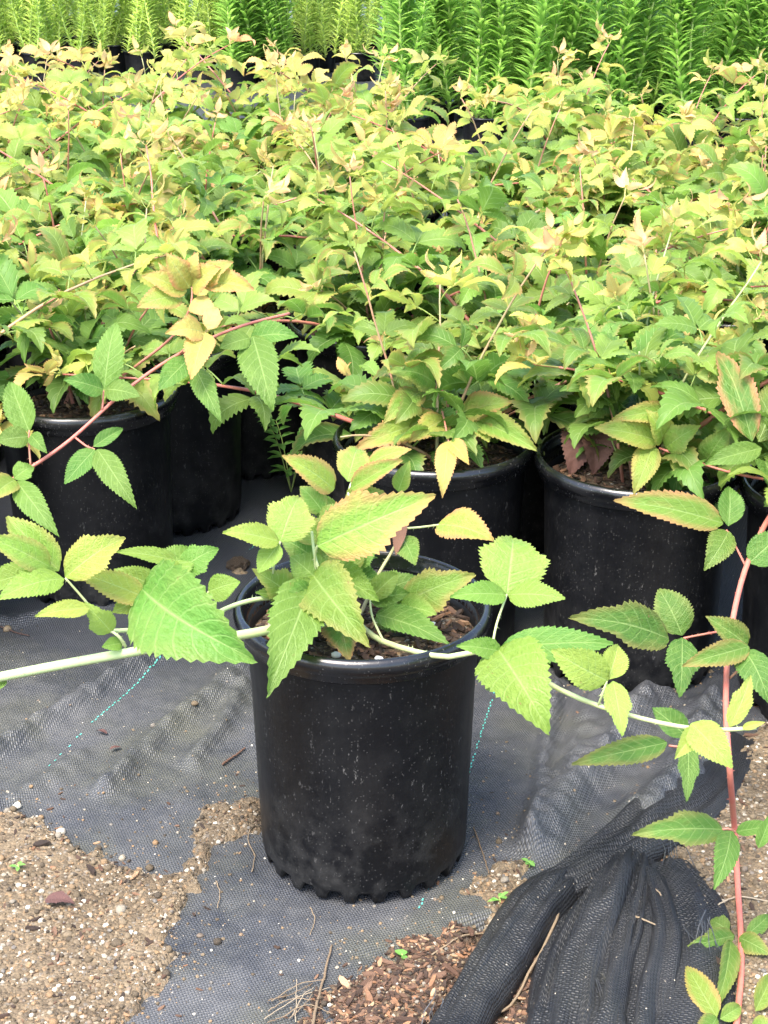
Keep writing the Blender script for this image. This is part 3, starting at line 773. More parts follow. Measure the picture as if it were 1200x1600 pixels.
LAB = {'right': ('bramble in large black pot with purple-brown dead leaf hanging inside its rim', None),
       'middle': ('bramble with pink-edged leaves in the black pot right behind the front pot', None),
       'left': ('bramble in water-spotted black pot crossed by a long red cane', None),
       'second_left': ('bramble in black pot standing directly behind the water-spotted pot', None),
       'third_left': ('bramble in black pot diagonally behind two others, beside the pinnate weed', None),
       'behind_middle': ('bramble in black pot just behind the weed growing between pots', None),
       'behind_gap': ('bramble in black pot behind the gap between the two middle pots', None),
       'behind_right': ('bramble in black pot hidden behind the pot with the dead purple leaf', None),
       'edge_right': ('bramble whose long red cane trails down over sandy ground', None),
       'edge_left': ('bramble at the block corner sending a long red cane across its neighbour', None)}
ROOT = {}
for i, k in enumerate(names):
    rr = random.Random(500+i)
    root = empty('potted_bramble', (POS[k].x, POS[k].y, 0.0045 if k == 'front' else 0.0)); ROOT[k] = root
    if k == 'front':
        tag(root, 'bramble in black nursery pot standing alone in front on the wrinkled fabric', 'potted plant', 'potted brambles')
        add_pot(root, rr, False); continue
    tag(root, LAB[k][0], 'potted plant', 'potted brambles')
    add_pot(root, rr)
    place_bramble(root, VARS[(i*5+2) % len(VARS)], rr, rr.uniform(0, 6.28), 0.03, {'right':-.05,'middle':-.05,'left':-.05,'second_left':-.08,'third_left':-.08}.get(k))
for i, p in enumerate(BACK):
    rr = random.Random(900+i)
    root = empty('potted_bramble', (p.x, p.y, 0))
    tag(root, 'bramble in black nursery pot lost among the crowded leafy block behind the front pots', 'potted plant', 'potted brambles crowded in the block')
    add_pot(root, rr, p.y < 3.2)
    place_bramble(root, VARS[rr.randrange(len(VARS))], rr, rr.uniform(0, 6.28), .06+.12*min(1, max(0, (p.y-2.7)/1.2)))
print('pots', len(BACK)+len(names), {k: (round(POS[k].x,3), round(POS[k].y,3)) for k in names})

# ------------------------------------------------------------------ hand-posed foreground canes
def px_cane(root, pts, r0, r1, red, prickles=30, n=28, seed=1):
    P = smooth_path([at_depth(*p) for p in pts], n); inv = Matrix.Translation(-root.location)
    P = [inv @ p for p in P]
    o = mesh_obj('cane', cane_mesh(P, r0, r1, prickles, seed), root); o.color = (red, 0, .5, 1); return o
LR = random.Random(5)
def px_leaf(parent, root, b, t, wpx, db, dt, tone=.3, red=0.0, bri=.5, tilt=0.0, face=.55, var=None, name='leaflet', mat=None):
    """leaflet with base/tip read at pixels b, t at view depths db, dt; face: 0 = lies flat under the sky, 1 = turned to the viewer side (-Y)"""
    B, T = at_depth(*b, db), at_depth(*t, dt)
    yv = T-B; L = yv.length
    up = Vector((0, -face, 1-face*.55)).normalized()
    M3 = basis(yv, up) @ Matrix.Rotation(R(tilt), 4, 'Y')
    wm = wpx/F_PX*(db+dt)*.5
    o = mesh_obj(name, LEAFLETS[LR.randrange(12) if var is None else var], parent)
    o.matrix_local = Matrix.Translation(B-root.location) @ M3 @ Matrix.Diagonal((wm, L, min(L, wm*1.5), 1))
    o.color = (tone, red, bri, 1)
    if name == 'dead_leaflet': o.material_slots[0].link = 'OBJECT'; o.material_slots[0].material = M_DEADP; o['label'] = 'withered brown leaflet'
    return o
def px_stem(parent, root, pts, r0=.0014, r1=.0011, red=.15):
    P = [p for p in smooth_path([at_depth(*p) for p in pts], 8)]; P = [p-root.location for p in P]
    o = mesh_obj('petiole', cane_mesh(P, r0, r1, 8, int(pts[0][0])), parent); o.color = (red, 0, .5, 1); return o

FR = ROOT['front']
# soil dressing of the front pot: every bark chip and perlite grain a piece
soil = [c for c in FR.children if c.name.startswith('potting_soil')][0]
rs = random.Random(77)
for k in range(210):
    r = .116*math.sqrt(rs.random()); a = rs.uniform(0, 2*PI); s = .010+.014*rs.random()**1.5
    o = mesh_obj('bark_chip', rs.choice(CHIPM), soil); o.location = (r*math.cos(a), r*math.sin(a), SOIL_Z+.012*(1-(r/.124)**2)+.004)
    o.rotation_euler = (rs.uniform(-.6,.6), rs.uniform(-.6,.6), rs.uniform(0,6.28)); o.scale = (s,s,s)
tag(mesh_obj('bark_bits', SOILCHIPS[0], soil), kind='stuff')
PERL = [new_mesh('perlite', *ico_pebble(rs, 2), M_PERL) for _ in range(2)]
for k, (x, y, s) in enumerate([(.02,.075,.006),(.055,.045,.005),(-.03,.09,.004),(.085,.04,.0035),(.03,.03,.003),(-.07,.03,.003)]):
    o = mesh_obj('perlite', PERL[k%2], soil); o.location = (x, y, SOIL_Z+.014); o.scale = (s,s,s)
    o.rotation_euler = (0, 0, -soil.rotation_euler.z)

# canes of the front plant
c_left = px_cane(FR, [(520,985,1.80),(470,975,1.75),(390,990,1.70),(240,1013,1.66),(90,1040,1.63),(-40,1066,1.60)], .0050, .0048, .0, 46, seed=2)
c_left2 = px_cane(FR, [(530,975,1.81),(480,936,1.78),(420,934,1.76),(365,946,1.73),(300,975,1.70),(225,983,1.67),(172,986,1.64)], .0030, .0022, .02, 24, seed=3)
c_right = px_cane(FR, [(540,960,1.82),(560,975,1.80),(600,1003,1.74),(690,1026,1.68),(770,1021,1.65),(890,1085,1.62),(1000,1122,1.60),(1100,1140,1.59),(1182,1137,1.58)], .0036, .0020, .12, 50, seed=4)
c_up = px_cane(FR, [(545,970,1.81),(540,900,1.82),(535,830,1.84),(545,770,1.85),(556,735,1.86)], .0028, .0014, .05, 24, seed=5)
c_mid = px_cane(FR, [(555,972,1.80),(520,930,1.78),(495,880,1.76),(487,830,1.76)], .0024, .0014, .02, 16, seed=6)
c_bk = px_cane(FR, [(560,968,1.83),(590,900,1.86),(618,850,1.88),(628,805,1.89)], .0022, .0013, .35, 14, seed=7)
Lf = lambda par, *a, **k: px_leaf(par, FR, *a, **k)
# upper leaves
px_stem(c_mid, FR, [(494,905,1.77),(492,870,1.755),(497,850,1.74)])
Lf(c_mid, (496,853), (672,773), 92, 1.74, 1.70, tone=.42, red=.8, bri=.72, tilt=10, face=.75, var=5)
px_stem(c_left2, FR, [(421,930,1.76),(428,885,1.74),(438,846,1.73)])
Lf(c_left2, (438,846), (470,775), 74, 1.73, 1.75, tone=.46, red=.2, bri=.6, face=.9, var=1)
Lf(c_left2, (436,846), (352,832), 46, 1.73, 1.70, tone=.45, red=.1, bri=.62, face=.6, var=3)
Lf(c_left2, (436,850), (405,895), 36, 1.73, 1.72, tone=.4, bri=.58, face=.6, var=0)
Lf(c_up, (522,765), (442,712), 46, 1.85, 1.80, tone=.48, red=.75, bri=.64, face=.7, var=4)
Lf(c_up, (543,752), (562,697), 54, 1.85, 1.88, tone=.45, red=.5, bri=.6, face=.9, var=1)
Lf(c_up, (575,726), (642,703), 34, 1.86, 1.83, tone=.46, red=.85, bri=.62, face=.7, var=2)
Lf(c_up, (548,764), (628,722), 40, 1.84, 1.80, tone=.40, red=.9, bri=.55, face=.7, var=6)
Lf(c_up, (622,768), (640,722), 30, 1.87, 1.86, tone=.30, red=.2, bri=.55, face=.8, var=7)
Lf(c_up, (540,790), (600,770), 40, 1.86, 1.84, tone=.25, red=.3, bri=.5, face=.7, var=8)
Lf(c_up, (530,800), (470,790), 40, 1.87, 1.85, tone=.2, bri=.5, face=.7)
px_stem(c_bk, FR, [(628,826,1.88),(655,824,1.86),(686,820,1.84)])
Lf(c_bk, (684,820), (769,846), 58, 1.84, 1.80, tone=.46, red=.85, bri=.62, tilt=-12, face=.7, var=4)
Lf(c_bk, (600,826), (562,836), 32, 1.88, 1.86, tone=.3, red=1.0, bri=.6, face=.7, var=5)
dl = Lf(c_bk, (628,805), (618,866), 24, 1.88, 1.86, tone=.3, red=1, bri=.1, face=.8, var=10, name='dead_leaflet')
Lf(c_bk, (628,838), (650,882), 38, 1.88, 1.85, tone=.2, red=.1, bri=.55, face=.8, var=0)
# central cluster
Lf(c_mid, (488,896), (573,1010), 100, 1.77, 1.68, tone=.18, red=.25, bri=.62, face=.85, var=8, tilt=4)
Lf(c_mid, (488,905), (420,1072), 92, 1.76, 1.63, tone=.14, bri=.60, face=.8, var=11, tilt=-8)
Lf(c_mid, (530,970), (545,1034), 62, 1.77, 1.71, tone=.2, red=.9, bri=.5, face=.8, var=2)
Lf(c_right, (588,960), (698,1000), 52, 1.79, 1.72, tone=.12, bri=.52, face=.6, var=3)
px_stem(c_right, FR, [(600,1003,1.74),(582,965,1.76),(578,935,1.78)])
Lf(c_right, (625,945), (738,900), 66, 1.80, 1.77, tone=.30, red=.45, bri=.62, face=.8, var=1)
Lf(c_right, (622,945), (682,958), 44, 1.79, 1.74, tone=.28, red=.1, bri=.58, face=.8, var=0)
Lf(c_right, (578,935), (622,897), 40, 1.79, 1.80, tone=.32, bri=.55, face=.8, var=7)
Lf(c_right, (580,938), (640,930), 40, 1.80, 1.79, tone=.2, bri=.5, face=.7, var=6)
for b, t, wd, d0, d1, tn, br in [((500,880),(440,840),46,1.80,1.80,.2,.5), ((515,890),(585,872),44,1.82,1.80,.15,.5), ((500,870),(520,800),52,1.82,1.84,.22,.52), ((480,925),(440,895),40,1.80,1.78,.15,.5),
                                 ((505,830),(545,790),50,1.83,1.83,.25,.55), ((470,940),(400,925),44,1.80,1.75,.12,.48), ((540,900),(600,915),46,1.82,1.80,.12,.48), ((545,960),(520,1010),40,1.80,1.76,.2,.45),
                                 ((520,930),(470,945),50,1.80,1.77,.14,.5), ((560,915),(560,860),44,1.85,1.87,.18,.5), ((480,860),(455,815),40,1.82,1.83,.2,.5), ((530,860),(490,880),48,1.83,1.80,.17,.5)]:
    Lf(c_mid, b, t, wd, d0, d1, tone=tn, bri=br, red=.2 if tn > .18 else 0, face=.7)
for b, t, wd, d0, d1, tn, br in [((505,915),(455,870),60,1.77,1.77,.22,.55), ((455,930),(400,890),50,1.77,1.74,.3,.55), ((500,940),(425,955),58,1.76,1.70,.16,.55), ((540,905),(545,835),60,1.79,1.81,.26,.58),
                                 ((500,850),(455,800),48,1.79,1.80,.24,.52), ((545,880),(590,850),52,1.80,1.80,.2,.55), ((520,900),(590,940),60,1.77,1.73,.22,.58), ((590,930),(655,905),50,1.83,1.82,.16,.5), ((505,800),(470,760),40,1.84,1.84,.3,.55),
                                 ((560,800),(612,790),44,1.86,1.85,.25,.52), ((590,955),(655,985),48,1.82,1.78,.12,.48), ((480,960),(450,1010),44,1.78,1.73,.14,.5)]:
    Lf(c_mid, b, t, wd, d0, d1, tone=tn, bri=br, red=.25 if tn > .23 else 0, face=.75)
# right-hand trifoliate leaf and the drooping leaves along the right cane
px_stem(c_right, FR, [(768,1018,1.65),(776,975,1.66),(792,929,1.68)])
Lf(c_right, (792,928), (806,836), 104, 1.68, 1.72, tone=.34, red=.12, bri=.66, face=1.0, var=1)
Lf(c_right, (790,929), (708,932), 46, 1.68, 1.65, tone=.30, bri=.62, face=.75, var=3, tilt=10)
Lf(c_right, (794,929), (882,934), 44, 1.68, 1.65, tone=.30, bri=.62, face=.75, var=0, tilt=-10)
Lf(c_right, (782,1012), (955,1006), 58, 1.66, 1.64, tone=.16, bri=.60, face=.75, var=2)
Lf(c_right, (778,1014), (853,1146), 118, 1.65, 1.58, tone=.24, bri=.72, face=.9, var=8)
Lf(c_right, (785,1018), (718,1010), 40, 1.65, 1.62, tone=.22, bri=.64, face=.7, var=3)
Lf(c_right, (806,1032), (760,1076), 48, 1.67, 1.65, tone=.10, bri=.5, face=.8, var=6)
px_stem(c_right, FR, [(935,1102,1.61),(941,1085,1.60),(948,1064,1.60)])
Lf(c_right, (950,1064), (862,1018), 60, 1.60, 1.58, tone=.52, bri=.54, face=.85, var=0, tilt=-8)
Lf(c_right, (950,1062), (968,1010), 46, 1.60, 1.62, tone=.50, bri=.54, face=.9, var=6)
Lf(c_right, (958,1064), (973,1146), 40, 1.60, 1.57, tone=.50, bri=.62, face=.8, var=9)
Lf(c_right, (1086,1136), (1058,1184), 34, 1.59, 1.57, tone=.58, bri=.54, face=.9, var=3)
Lf(c_right, (1080,1130), (1142,1200), 52, 1.59, 1.56, tone=.57, bri=.54, face=.9, var=4)
Lf(c_right, (1140,1136), (1174,1056), 32, 1.59, 1.60, tone=.56, bri=.54, face=.9, var=9)
Lf(c_right, (1160,1138), (1194,1128), 14, 1.58, 1.57, tone=.6, bri=.7, face=.8, var=3)
# left-hand leaves
px_stem(c_left, FR, [(196,1010,1.65),(186,995,1.64),(172,985,1.64)], .0018, .0014)
px_stem(c_left2, FR, [(172,986,1.64),(130,935,1.63),(102,903,1.62)])
Lf(c_left2, (222,920), (394,1036), 152, 1.66, 1.58, tone=.17, red=.1, bri=.68, face=1.0, var=8)
Lf(c_left2, (232,935), (118,895), 52, 1.67, 1.64, tone=.50, red=.35, bri=.60, face=.7, var=3)
Lf(c_left2, (235,930), (178,958), 44, 1.68, 1.66, tone=.36, bri=.55, face=.7, var=0)
Lf(c_left2, (250,920), (180,888), 40, 1.69, 1.68, tone=.30, bri=.55, face=.7, var=6)
Lf(c_left2, (285,878), (185,862), 32, 1.70, 1.67, tone=.26, bri=.66, face=.55, var=3)
Lf(c_left2, (280,892), (340,858), 46, 1.70, 1.70, tone=.20, bri=.66, face=.8, var=1)
Lf(c_left2, (255,905), (300,860), 60, 1.69, 1.71, tone=.26, bri=.60, face=.8, var=6)
px_stem(c_left2, FR, [(318,968,1.705),(320,945,1.70),(326,924,1.69)])
Lf(c_left2, (325,925), (374,908), 42, 1.69, 1.68, tone=.30, bri=.58, face=.8, var=0)
Lf(c_left2, (230,945), (232,985), 40, 1.69, 1.67, tone=.3, bri=.5, face=.8, var=6)
Lf(c_left2, (102,902), (192,838), 58, 1.62, 1.63, tone=.42, red=.3, bri=.66, face=.8, var=5)
Lf(c_left2, (100,904), (-2,936), 52, 1.62, 1.58, tone=.36, bri=.68, face=.75, var=2, tilt=8)
Lf(c_left2, (92,892), (15,806), 62, 1.63, 1.63, tone=.36, red=.3, bri=.6, face=.75, var=6)
Lf(c_left2, (78,886), (-20,838), 46, 1.62, 1.58, tone=.42, red=.35, bri=.64, face=.7, var=4)
Lf(c_left2, (60,890), (-30,920), 44, 1.64, 1.62, tone=.28, bri=.55, face=.7, var=0)
Lf(c_left2, (174,988), (135,945), 40, 1.64, 1.61, tone=.56, bri=.54, face=.8, var=9)
Lf(c_left2, (140,950), (58,962), 36, 1.61, 1.58, tone=.58, bri=.54, face=.6, var=3)
Lf(c_left, (190,1005), (160,1012), 24, 1.65, 1.63, tone=.3, bri=.55, face=.8, var=0)
Lf(c_left, (5,1058), (-8,1080), 22, 1.62, 1.61, tone=.35, bri=.6, face=.8, var=0)

# long red cane crossing the water-spotted pot at the left
EL = ROOT['edge_left']
Lr = lambda par, *a, **k: px_leaf(par, EL, *a, **k)
c_red = px_cane(EL, [(-215,705,2.16),(-150,730,2.12),(-60,790,2.08),(40,735,2.08),(110,687,2.10),(200,607,2.14),(280,553,2.18),(370,512,2.24),(452,490,2.30)], .0026, .0020, .95, 60, 44, seed=11)
px_stem(c_red, EL, [(118,684,2.10),(135,697,2.09),(148,702,2.08)], red=.9)
Lr(c_red, (148,702), (103,756), 36, 2.08, 2.05, tone=.14, bri=.55, face=.8, var=0)
Lr(c_red, (152,702), (208,790), 44, 2.08, 2.03, tone=.12, bri=.55, face=.75, var=11)
Lr(c_red, (146,698), (192,672), 26, 2.08, 2.10, tone=.14, bri=.5, face=.8, var=6)
px_stem(c_red, EL, [(160,640,2.12),(162,610,2.12)], red=.9)
Lr(c_red, (163,608), (182,506), 48, 2.12, 2.14, tone=.2, bri=.55, face=.9, var=2)
Lr(c_red, (161,608), (103,594), 40, 2.12, 2.09, tone=.12, bri=.52, face=.8, var=3)
Lr(c_red, (165,608), (218,618), 36, 2.12, 2.10, tone=.12, bri=.5, face=.7, var=0)
px_stem(c_red, EL, [(48,728,2.08),(45,690,2.08),(46,672,2.08)], red=.7)
Lr(c_red, (46,675), (20,597), 50, 2.08, 2.10, tone=.18, bri=.58, face=.9, var=6)
Lr(c_red, (45,682), (-6,690), 36, 2.08, 2.06, tone=.12, bri=.5, face=.8, var=0)
Lr(c_red, (48,680), (72,705), 26, 2.08, 2.06, tone=.14, bri=.5, face=.8, var=3)
Lr(c_red, (26,752), (86,834), 44, 2.06, 2.01, tone=.15, bri=.58, face=.75, var=11)
Lr(c_red, (24,750), (-16,782), 40, 2.06, 2.03, tone=.35, red=.4, bri=.5, face=.8, var=4)
Lr(c_red, (22,748), (52,728), 30, 2.06, 2.07, tone=.3, bri=.55, face=.8, var=5)
px_stem(c_red, EL, [(280,553,2.18),(300,535,2.17),(318,520,2.17)], red=.9)
Lr(c_red, (322,520), (298,592), 44, 2.17, 2.12, tone=.78, red=.8, bri=.45, face=.8, var=4)
Lr(c_red, (318,520), (262,520), 40, 2.17, 2.14, tone=.78, red=.7, bri=.45, face=.8, var=5)
Lr(c_red, (325,515), (340,480), 30, 2.17, 2.18, tone=.86, red=.5, bri=.6, face=.8, var=1)
Lr(c_red, (296,560), (250,610), 40, 2.18, 2.14, tone=.15, bri=.5, face=.8, var=0)
Lr(c_red, (305,575), (342,656), 38, 2.18, 2.13, tone=.12, bri=.52, face=.8, var=11)
Lr(c_red, (395,525), (425,640), 62, 2.23, 2.17, tone=.13, bri=.52, face=.85, var=2)
Lr(c_red, (392,528), (462,522), 44, 2.24, 2.22, tone=.15, bri=.52, face=.7, var=3)
Lr(c_red, (390,528), (345,545), 36, 2.22, 2.20, tone=.15, bri=.52, face=.7, var=0)
# peachy upright shoot above the water-spotted pot
LT = ROOT['left']
Lt = lambda par, *a, **k: px_leaf(par, LT, *a, **k)
c_pk = px_cane(LT, [(150,615,2.36),(215,570,2.30),(270,525,2.25),(297,480,2.23),(300,440,2.23)], .0022, .0013, .75, 24, seed=14)
for b, t, wd, tn, rd in [((292,455),(225,432),44,.62,.5), ((296,450),(262,395),48,.62,.7), ((300,450),(345,420),44,.66,.7), ((285,465),(215,480),44,.5,.5), ((320,440),(395,455),46,.6,.8), ((300,470),(340,500),36,.8,.3), ((315,445),(360,410),40,.55,.6), ((298,440),(310,395),36,.72,.5)]:
    Lt(c_pk, b, t, wd, 2.23, 2.20, tone=min(1, tn+.06), red=min(1, rd+.2), bri=.46, face=.75)

# red cane trailing down to the sandy ground on the right
ER = ROOT['edge_right']
Le = lambda par, *a, **k: px_leaf(par, ER, *a, **k)
g1, g2, g3 = on_plane(1150,1390), on_plane(1158,1500), on_plane(1150,1640)
def dep(p): return (p-CO).dot(CF)
c_tr = px_cane(ER, [(1330,775,2.12),(1275,745,2.08),(1215,790,2.02),(1168,880,1.96),(1142,985,1.89),(1134,1090,1.83),(1140,1200,1.76),(1148,1300,dep(on_plane(1148,1300))-.06),(1153,1390,dep(on_plane(1153,1390))-.03),(1158,1470,dep(on_plane(1158,1470))-.025),(1157,1540,dep(on_plane(1157,1540))-.022),(1146,1640,dep(on_plane(1146,1640))-.022)], .0034, .0034, .95, 110, 60, seed=15)
px_stem(c_tr, ER, [(1134,985,1.89),(1105,990,1.87),(1068,997,1.86)], red=.9)
Le(c_tr, (1045,998), (898,966), 66, 1.86, 1.80, tone=.10, red=.25, bri=.42, face=.8, var=5, tilt=6)
Le(c_tr, (1066,993), (1030,922), 60, 1.86, 1.88, tone=.10, red=.12, bri=.42, face=.9, var=2)
Le(c_tr, (1066,996), (1064,1084), 50, 1.86, 1.82, tone=.08, bri=.42, face=.9, var=9)
px_stem(c_tr, ER, [(1140,1060,1.85),(1158,1040,1.84),(1160,1020,1.84)], red=.6)
Le(c_tr, (1170,1010), (1072,1040), 46, 1.84, 1.80, tone=.18, red=.5, bri=.45, face=.7, var=3)
Le(c_tr, (1168,1008), (1105,962), 44, 1.85, 1.84, tone=.14, red=.3, bri=.45, face=.8, var=6)
Le(c_tr, (1162,1015), (1200,1098), 54, 1.84, 1.80, tone=.10, bri=.42, face=.85, var=2)
px_stem(c_tr, ER, [(1136,1190,1.77),(1090,1172,1.76),(1045,1165,1.76)], red=.9)
Le(c_tr, (1042,1160), (900,1194), 48, 1.76, 1.70, tone=.12, red=.3, bri=.45, face=.7, var=3)
Le(c_tr, (1072,1150), (1022,1105), 44, 1.77, 1.78, tone=.10, bri=.42, face=.8, var=6)
Le(c_tr, (1076,1158), (1074,1248), 32, 1.76, 1.71, tone=.10, bri=.42, face=.85, var=9)
px_stem(c_tr, ER, [(1148,1300,1.70),(1138,1295,1.69),(1128,1296,1.69)], red=.6)
Le(c_tr, (1130,1296), (994,1304), 50, 1.69, 1.65, tone=.16, red=.25, bri=.45, face=.65, var=5)
Le(c_tr, (1142,1298), (1115,1388), 42, 1.69, 1.63, tone=.12, bri=.5, face=.85, var=2)
Le(c_tr, (1150,1300), (1215,1290), 26, 1.70, 1.68, tone=.2, bri=.5, face=.6, var=3)
Le(c_tr, (1185,1325), (1205,1270), 24, 1.66, 1.66, tone=.2, bri=.5, face=.8, var=3)
for b, t, wd, tn, rd in [((1148,1462),(1078,1478),36,.14,.25), ((1140,1455),(1110,1437),30,.16,.1), ((1142,1470),(1120,1570),36,.18,.2), ((1155,1465),(1205,1492),36,.15,.3), ((1165,1462),(1200,1430),26,.2,.1),
                         ((1120,1590),(1072,1512),42,.40,.6), ((1120,1590),(1080,1640),40,.35,.4), ((1125,1592),(1158,1570),30,.4,.2), ((1180,1580),(1205,1520),36,.35,.3), ((1175,1600),(1215,1610),36,.35,.3)]:
    d0, d1 = dep(on_plane(*b))-.03, dep(on_plane(*t))-.035
    Le(c_tr, b, t, wd, d0, d1, tone=tn, red=rd, bri=.46, face=.8)
# leaves of the same plant in front of the right-hand pot
c_e2 = px_cane(ER, [(1330,770,2.14),(1260,755,2.12),(1190,748,2.10),(1120,732,2.10),(1030,700,2.12)], .0022, .0015, .9, 20, seed=18)
px_stem(c_tr, ER, [(1165,885,1.96),(1150,855,1.96),(1135,828,1.97)], red=.9)
Le(c_tr, (1130,818), (962,782), 54, 1.97, 1.92, tone=.35, red=.75, bri=.5, face=.75, var=4, tilt=6)
Le(c_tr, (1138,822), (1142,762), 44, 1.97, 1.99, tone=.14, bri=.45, face=.9, var=6)
Le(c_tr, (1138,830), (1100,890), 46, 1.97, 1.93, tone=.12, red=.1, bri=.5, face=.85, var=2)
Le(c_tr, (1170,880), (1225,830), 50, 1.96, 1.97, tone=.14, bri=.48, face=.8, var=0)
Le(c_tr, (1175,690), (1120,550), 54, 2.05, 2.10, tone=.22, red=.9, bri=.32, face=.8, var=5)
Le(c_tr, (1185,690), (1215,600), 60, 2.05, 2.10, tone=.12, red=.2, bri=.4, face=.8, var=2)
Le(c_tr, (1190,700), (1105,725), 40, 2.05, 2.04, tone=.15, bri=.48, face=.7, var=3)
Le(c_tr, (1195,720), (1205,770), 46, 2.05, 2.0, tone=.12, bri=.5, face=.7, var=6)
for b, t, wd, tn, rd in [((1020,695),(990,770),44,.50,.45), ((1030,690),(930,668),44,.45,.5), ((1040,700),(1090,665),46,.42,.3), ((1050,640),(960,655),40,.4,.6), ((1035,690),(1010,640),44,.46,.3), ((1100,725),(1140,670),48,.3,.2), ((1060,705),(1065,760),40,.35,.2)]:
    Le(c_e2, b, t, wd, 2.12, 2.09, tone=tn, red=rd, bri=.56, face=.75)
# right pot: dead purple-brown leaf; middle pot: pink-edged tip leaves
RT, MT = ROOT['right'], ROOT['middle']
c_rt = px_cane(RT, [(990,705,2.30),(960,670,2.27),(935,655,2.26)], .002, .0013, .8, 8, seed=20)
px_leaf(c_rt, RT, (915,650), (890,742), 60, 2.27, 2.24, tone=.1, red=1, bri=.12, face=.9, var=2, name='dead_leaflet')
px_leaf(c_rt, RT, (935,660), (925,740), 64, 2.26, 2.23, tone=.1, red=1, bri=.16, face=.9, var=8, name='dead_leaflet')
c_mt = px_cane(MT, [(690,670,2.32),(700,640,2.28),(690,610,2.26),(655,600,2.25)], .0022, .0014, .6, 14, seed=21)
px_stem(c_mt, MT, [(690,640,2.27),(695,660,2.20),(701,690,2.13)], red=.7)
for b, t, wd, d0, d1, tn, rd in [((690,650),(560,700),62,2.26,2.18,.48,1.0), ((700,655),(640,690),44,2.24,2.18,.55,.7), ((700,690),(690,772),36,2.13,2.08,.72,.8), ((702,690),(732,722),30,2.13,2.10,.66,.7), ((735,650),(835,705),50,2.25,2.17,.42,.4),
                             ((720,645),(800,630),44,2.26,2.22,.5,.8), ((740,655),(765,690),40,2.25,2.2,.5,.4), ((680,600),(610,580),54,2.26,2.22,.32,.3), ((690,600),(745,565),54,2.27,2.28,.32,.4), ((660,610),(600,660),44,2.26,2.2,.4,.6), ((660,590),(655,545),46,2.27,2.3,.35,.2)]:
    px_leaf(c_mt, MT, b, t, wd, d0, d1, tone=tn, red=rd, bri=.56, face=.75)

# ------------------------------------------------------------------ tall leafy herbs behind
def herb_stem(seed, H, ll, lw, n, spread, mat):
    rr = random.Random(seed); pts = []
    for k in range(9):
        t = k/8; pts.append(Vector((spread*.06*math.sin(t*2+seed), spread*.05*math.sin(t*3+seed*2), H*t)))
    sv, sf = tube(pts, .0055, .0026, 5)
    V, Fc = [], []
    for i in range(n):
        f = (i+rr.random())/n; z = f*H; k = min(int(f*8), 7); p = pts[k].lerp(pts[k+1], f*8-k)
        az = i*2.4+rr.uniform(-.3,.3); el = rr.uniform(.55,1.15) if f < .8 else rr.uniform(.5,1.2)
        L = ll*rr.uniform(.7,1.25)*(1 if f < .85 else .7); W_ = lw*rr.uniform(.8,1.2)
        d = Vector((math.cos(az), math.sin(az), 0)); sd = Vector((-math.sin(az), math.cos(az), 0))
        b = len(V)
        for t, wf in ((0,.25),(.3,.9),(.62,1.0),(1,.05)):
            q = p+d*(L*t*math.cos(el*(1-t*.5)))+Vector((0,0,L*t*math.sin(el)-L*.22*t*t))
            tw = Vector((0,0,W_*wf*.25))
            V += [q-sd*(W_*wf*.5)+tw, q, q+sd*(W_*wf*.5)+tw]
        for t in range(3):
            a = b+t*3; Fc += [(a,a+1,a+4,a+3),(a+1,a+2,a+5,a+4)]
    return new_mesh('stem', sv, sf, M_HSTEM), new_mesh('foliage', V, Fc, mat)
HD = [herb_stem(i, (.52,.60,.48,.56)[i%4], .072, .0140, 130, .8, M_HERB_D) for i in range(5)]
HL = [herb_stem(40+i, (.50,.56,.44)[i%3], .046, .0085, 160, .9, M_HERB_L) for i in range(5)]
def herb(x, y, kinds, ns, label, group, rr):
    root = empty('tall_herb', (x, y, 0), rr.uniform(0, 6.28)); tag(root, label, 'tall plant', group)
    b = mesh_obj('nursery_pot', BODY, root); b.scale = (.62, .62, .40); mesh_obj('rim', RIM, b)
    s = mesh_obj('potting_soil', SOILS[0], root); s.scale = (.62, .62, .40)
    for k in range(ns):
        a = 2*PI*k/ns+rr.uniform(-.4,.4); q = rr.uniform(.005,.065)
        sm, fm = rr.choice(kinds); st = mesh_obj('stem', sm, root); st.location = (q*math.cos(a), q*math.sin(a), .10)
        st.rotation_euler = (rr.uniform(-.09,.09), rr.uniform(-.09,.09), rr.uniform(0,6.28)); sc = rr.uniform(.82,1.1); st.scale = (sc,sc,sc)
        tag(mesh_obj('foliage', fm, st), kind='stuff')
rh = random.Random(8)
def herb_rows(x0f, x1f, y0, rows, dy, dx, kinds, ns, label, group):
    for r_ in range(rows):
        y = y0+r_*dy; x = x0f(y)+(dx/2 if r_ % 2 else 0)
        while x < x1f(y):
            herb(x+rh.uniform(-.04,.04), y+rh.uniform(-.05,.05), kinds, ns, label, group, rh); x += dx
herb_rows(lambda y: .10, lambda y: y*.2308+.55, 5.7, 6, .28, .23, HD, 7, 'tall green herb with narrow leaves on upright stems, in the darker stand', 'dark green tall herbs behind the brambles')
herb_rows(lambda y: -y*.2308-.5, lambda y: .02, 7.3, 5, .29, .23, HL, 8, 'tall pale lime herb with fine feathery leaves, in the lighter stand', 'pale tall herbs behind the brambles')
for k, (x, y) in enumerate([(-.60,7.0),(-.45,7.05),(-.52,7.15)]):
    herb(x, y, HD, 7, 'dark green tall herb standing in front of the pale lime stand', 'dark herbs before the pale stand', rh)

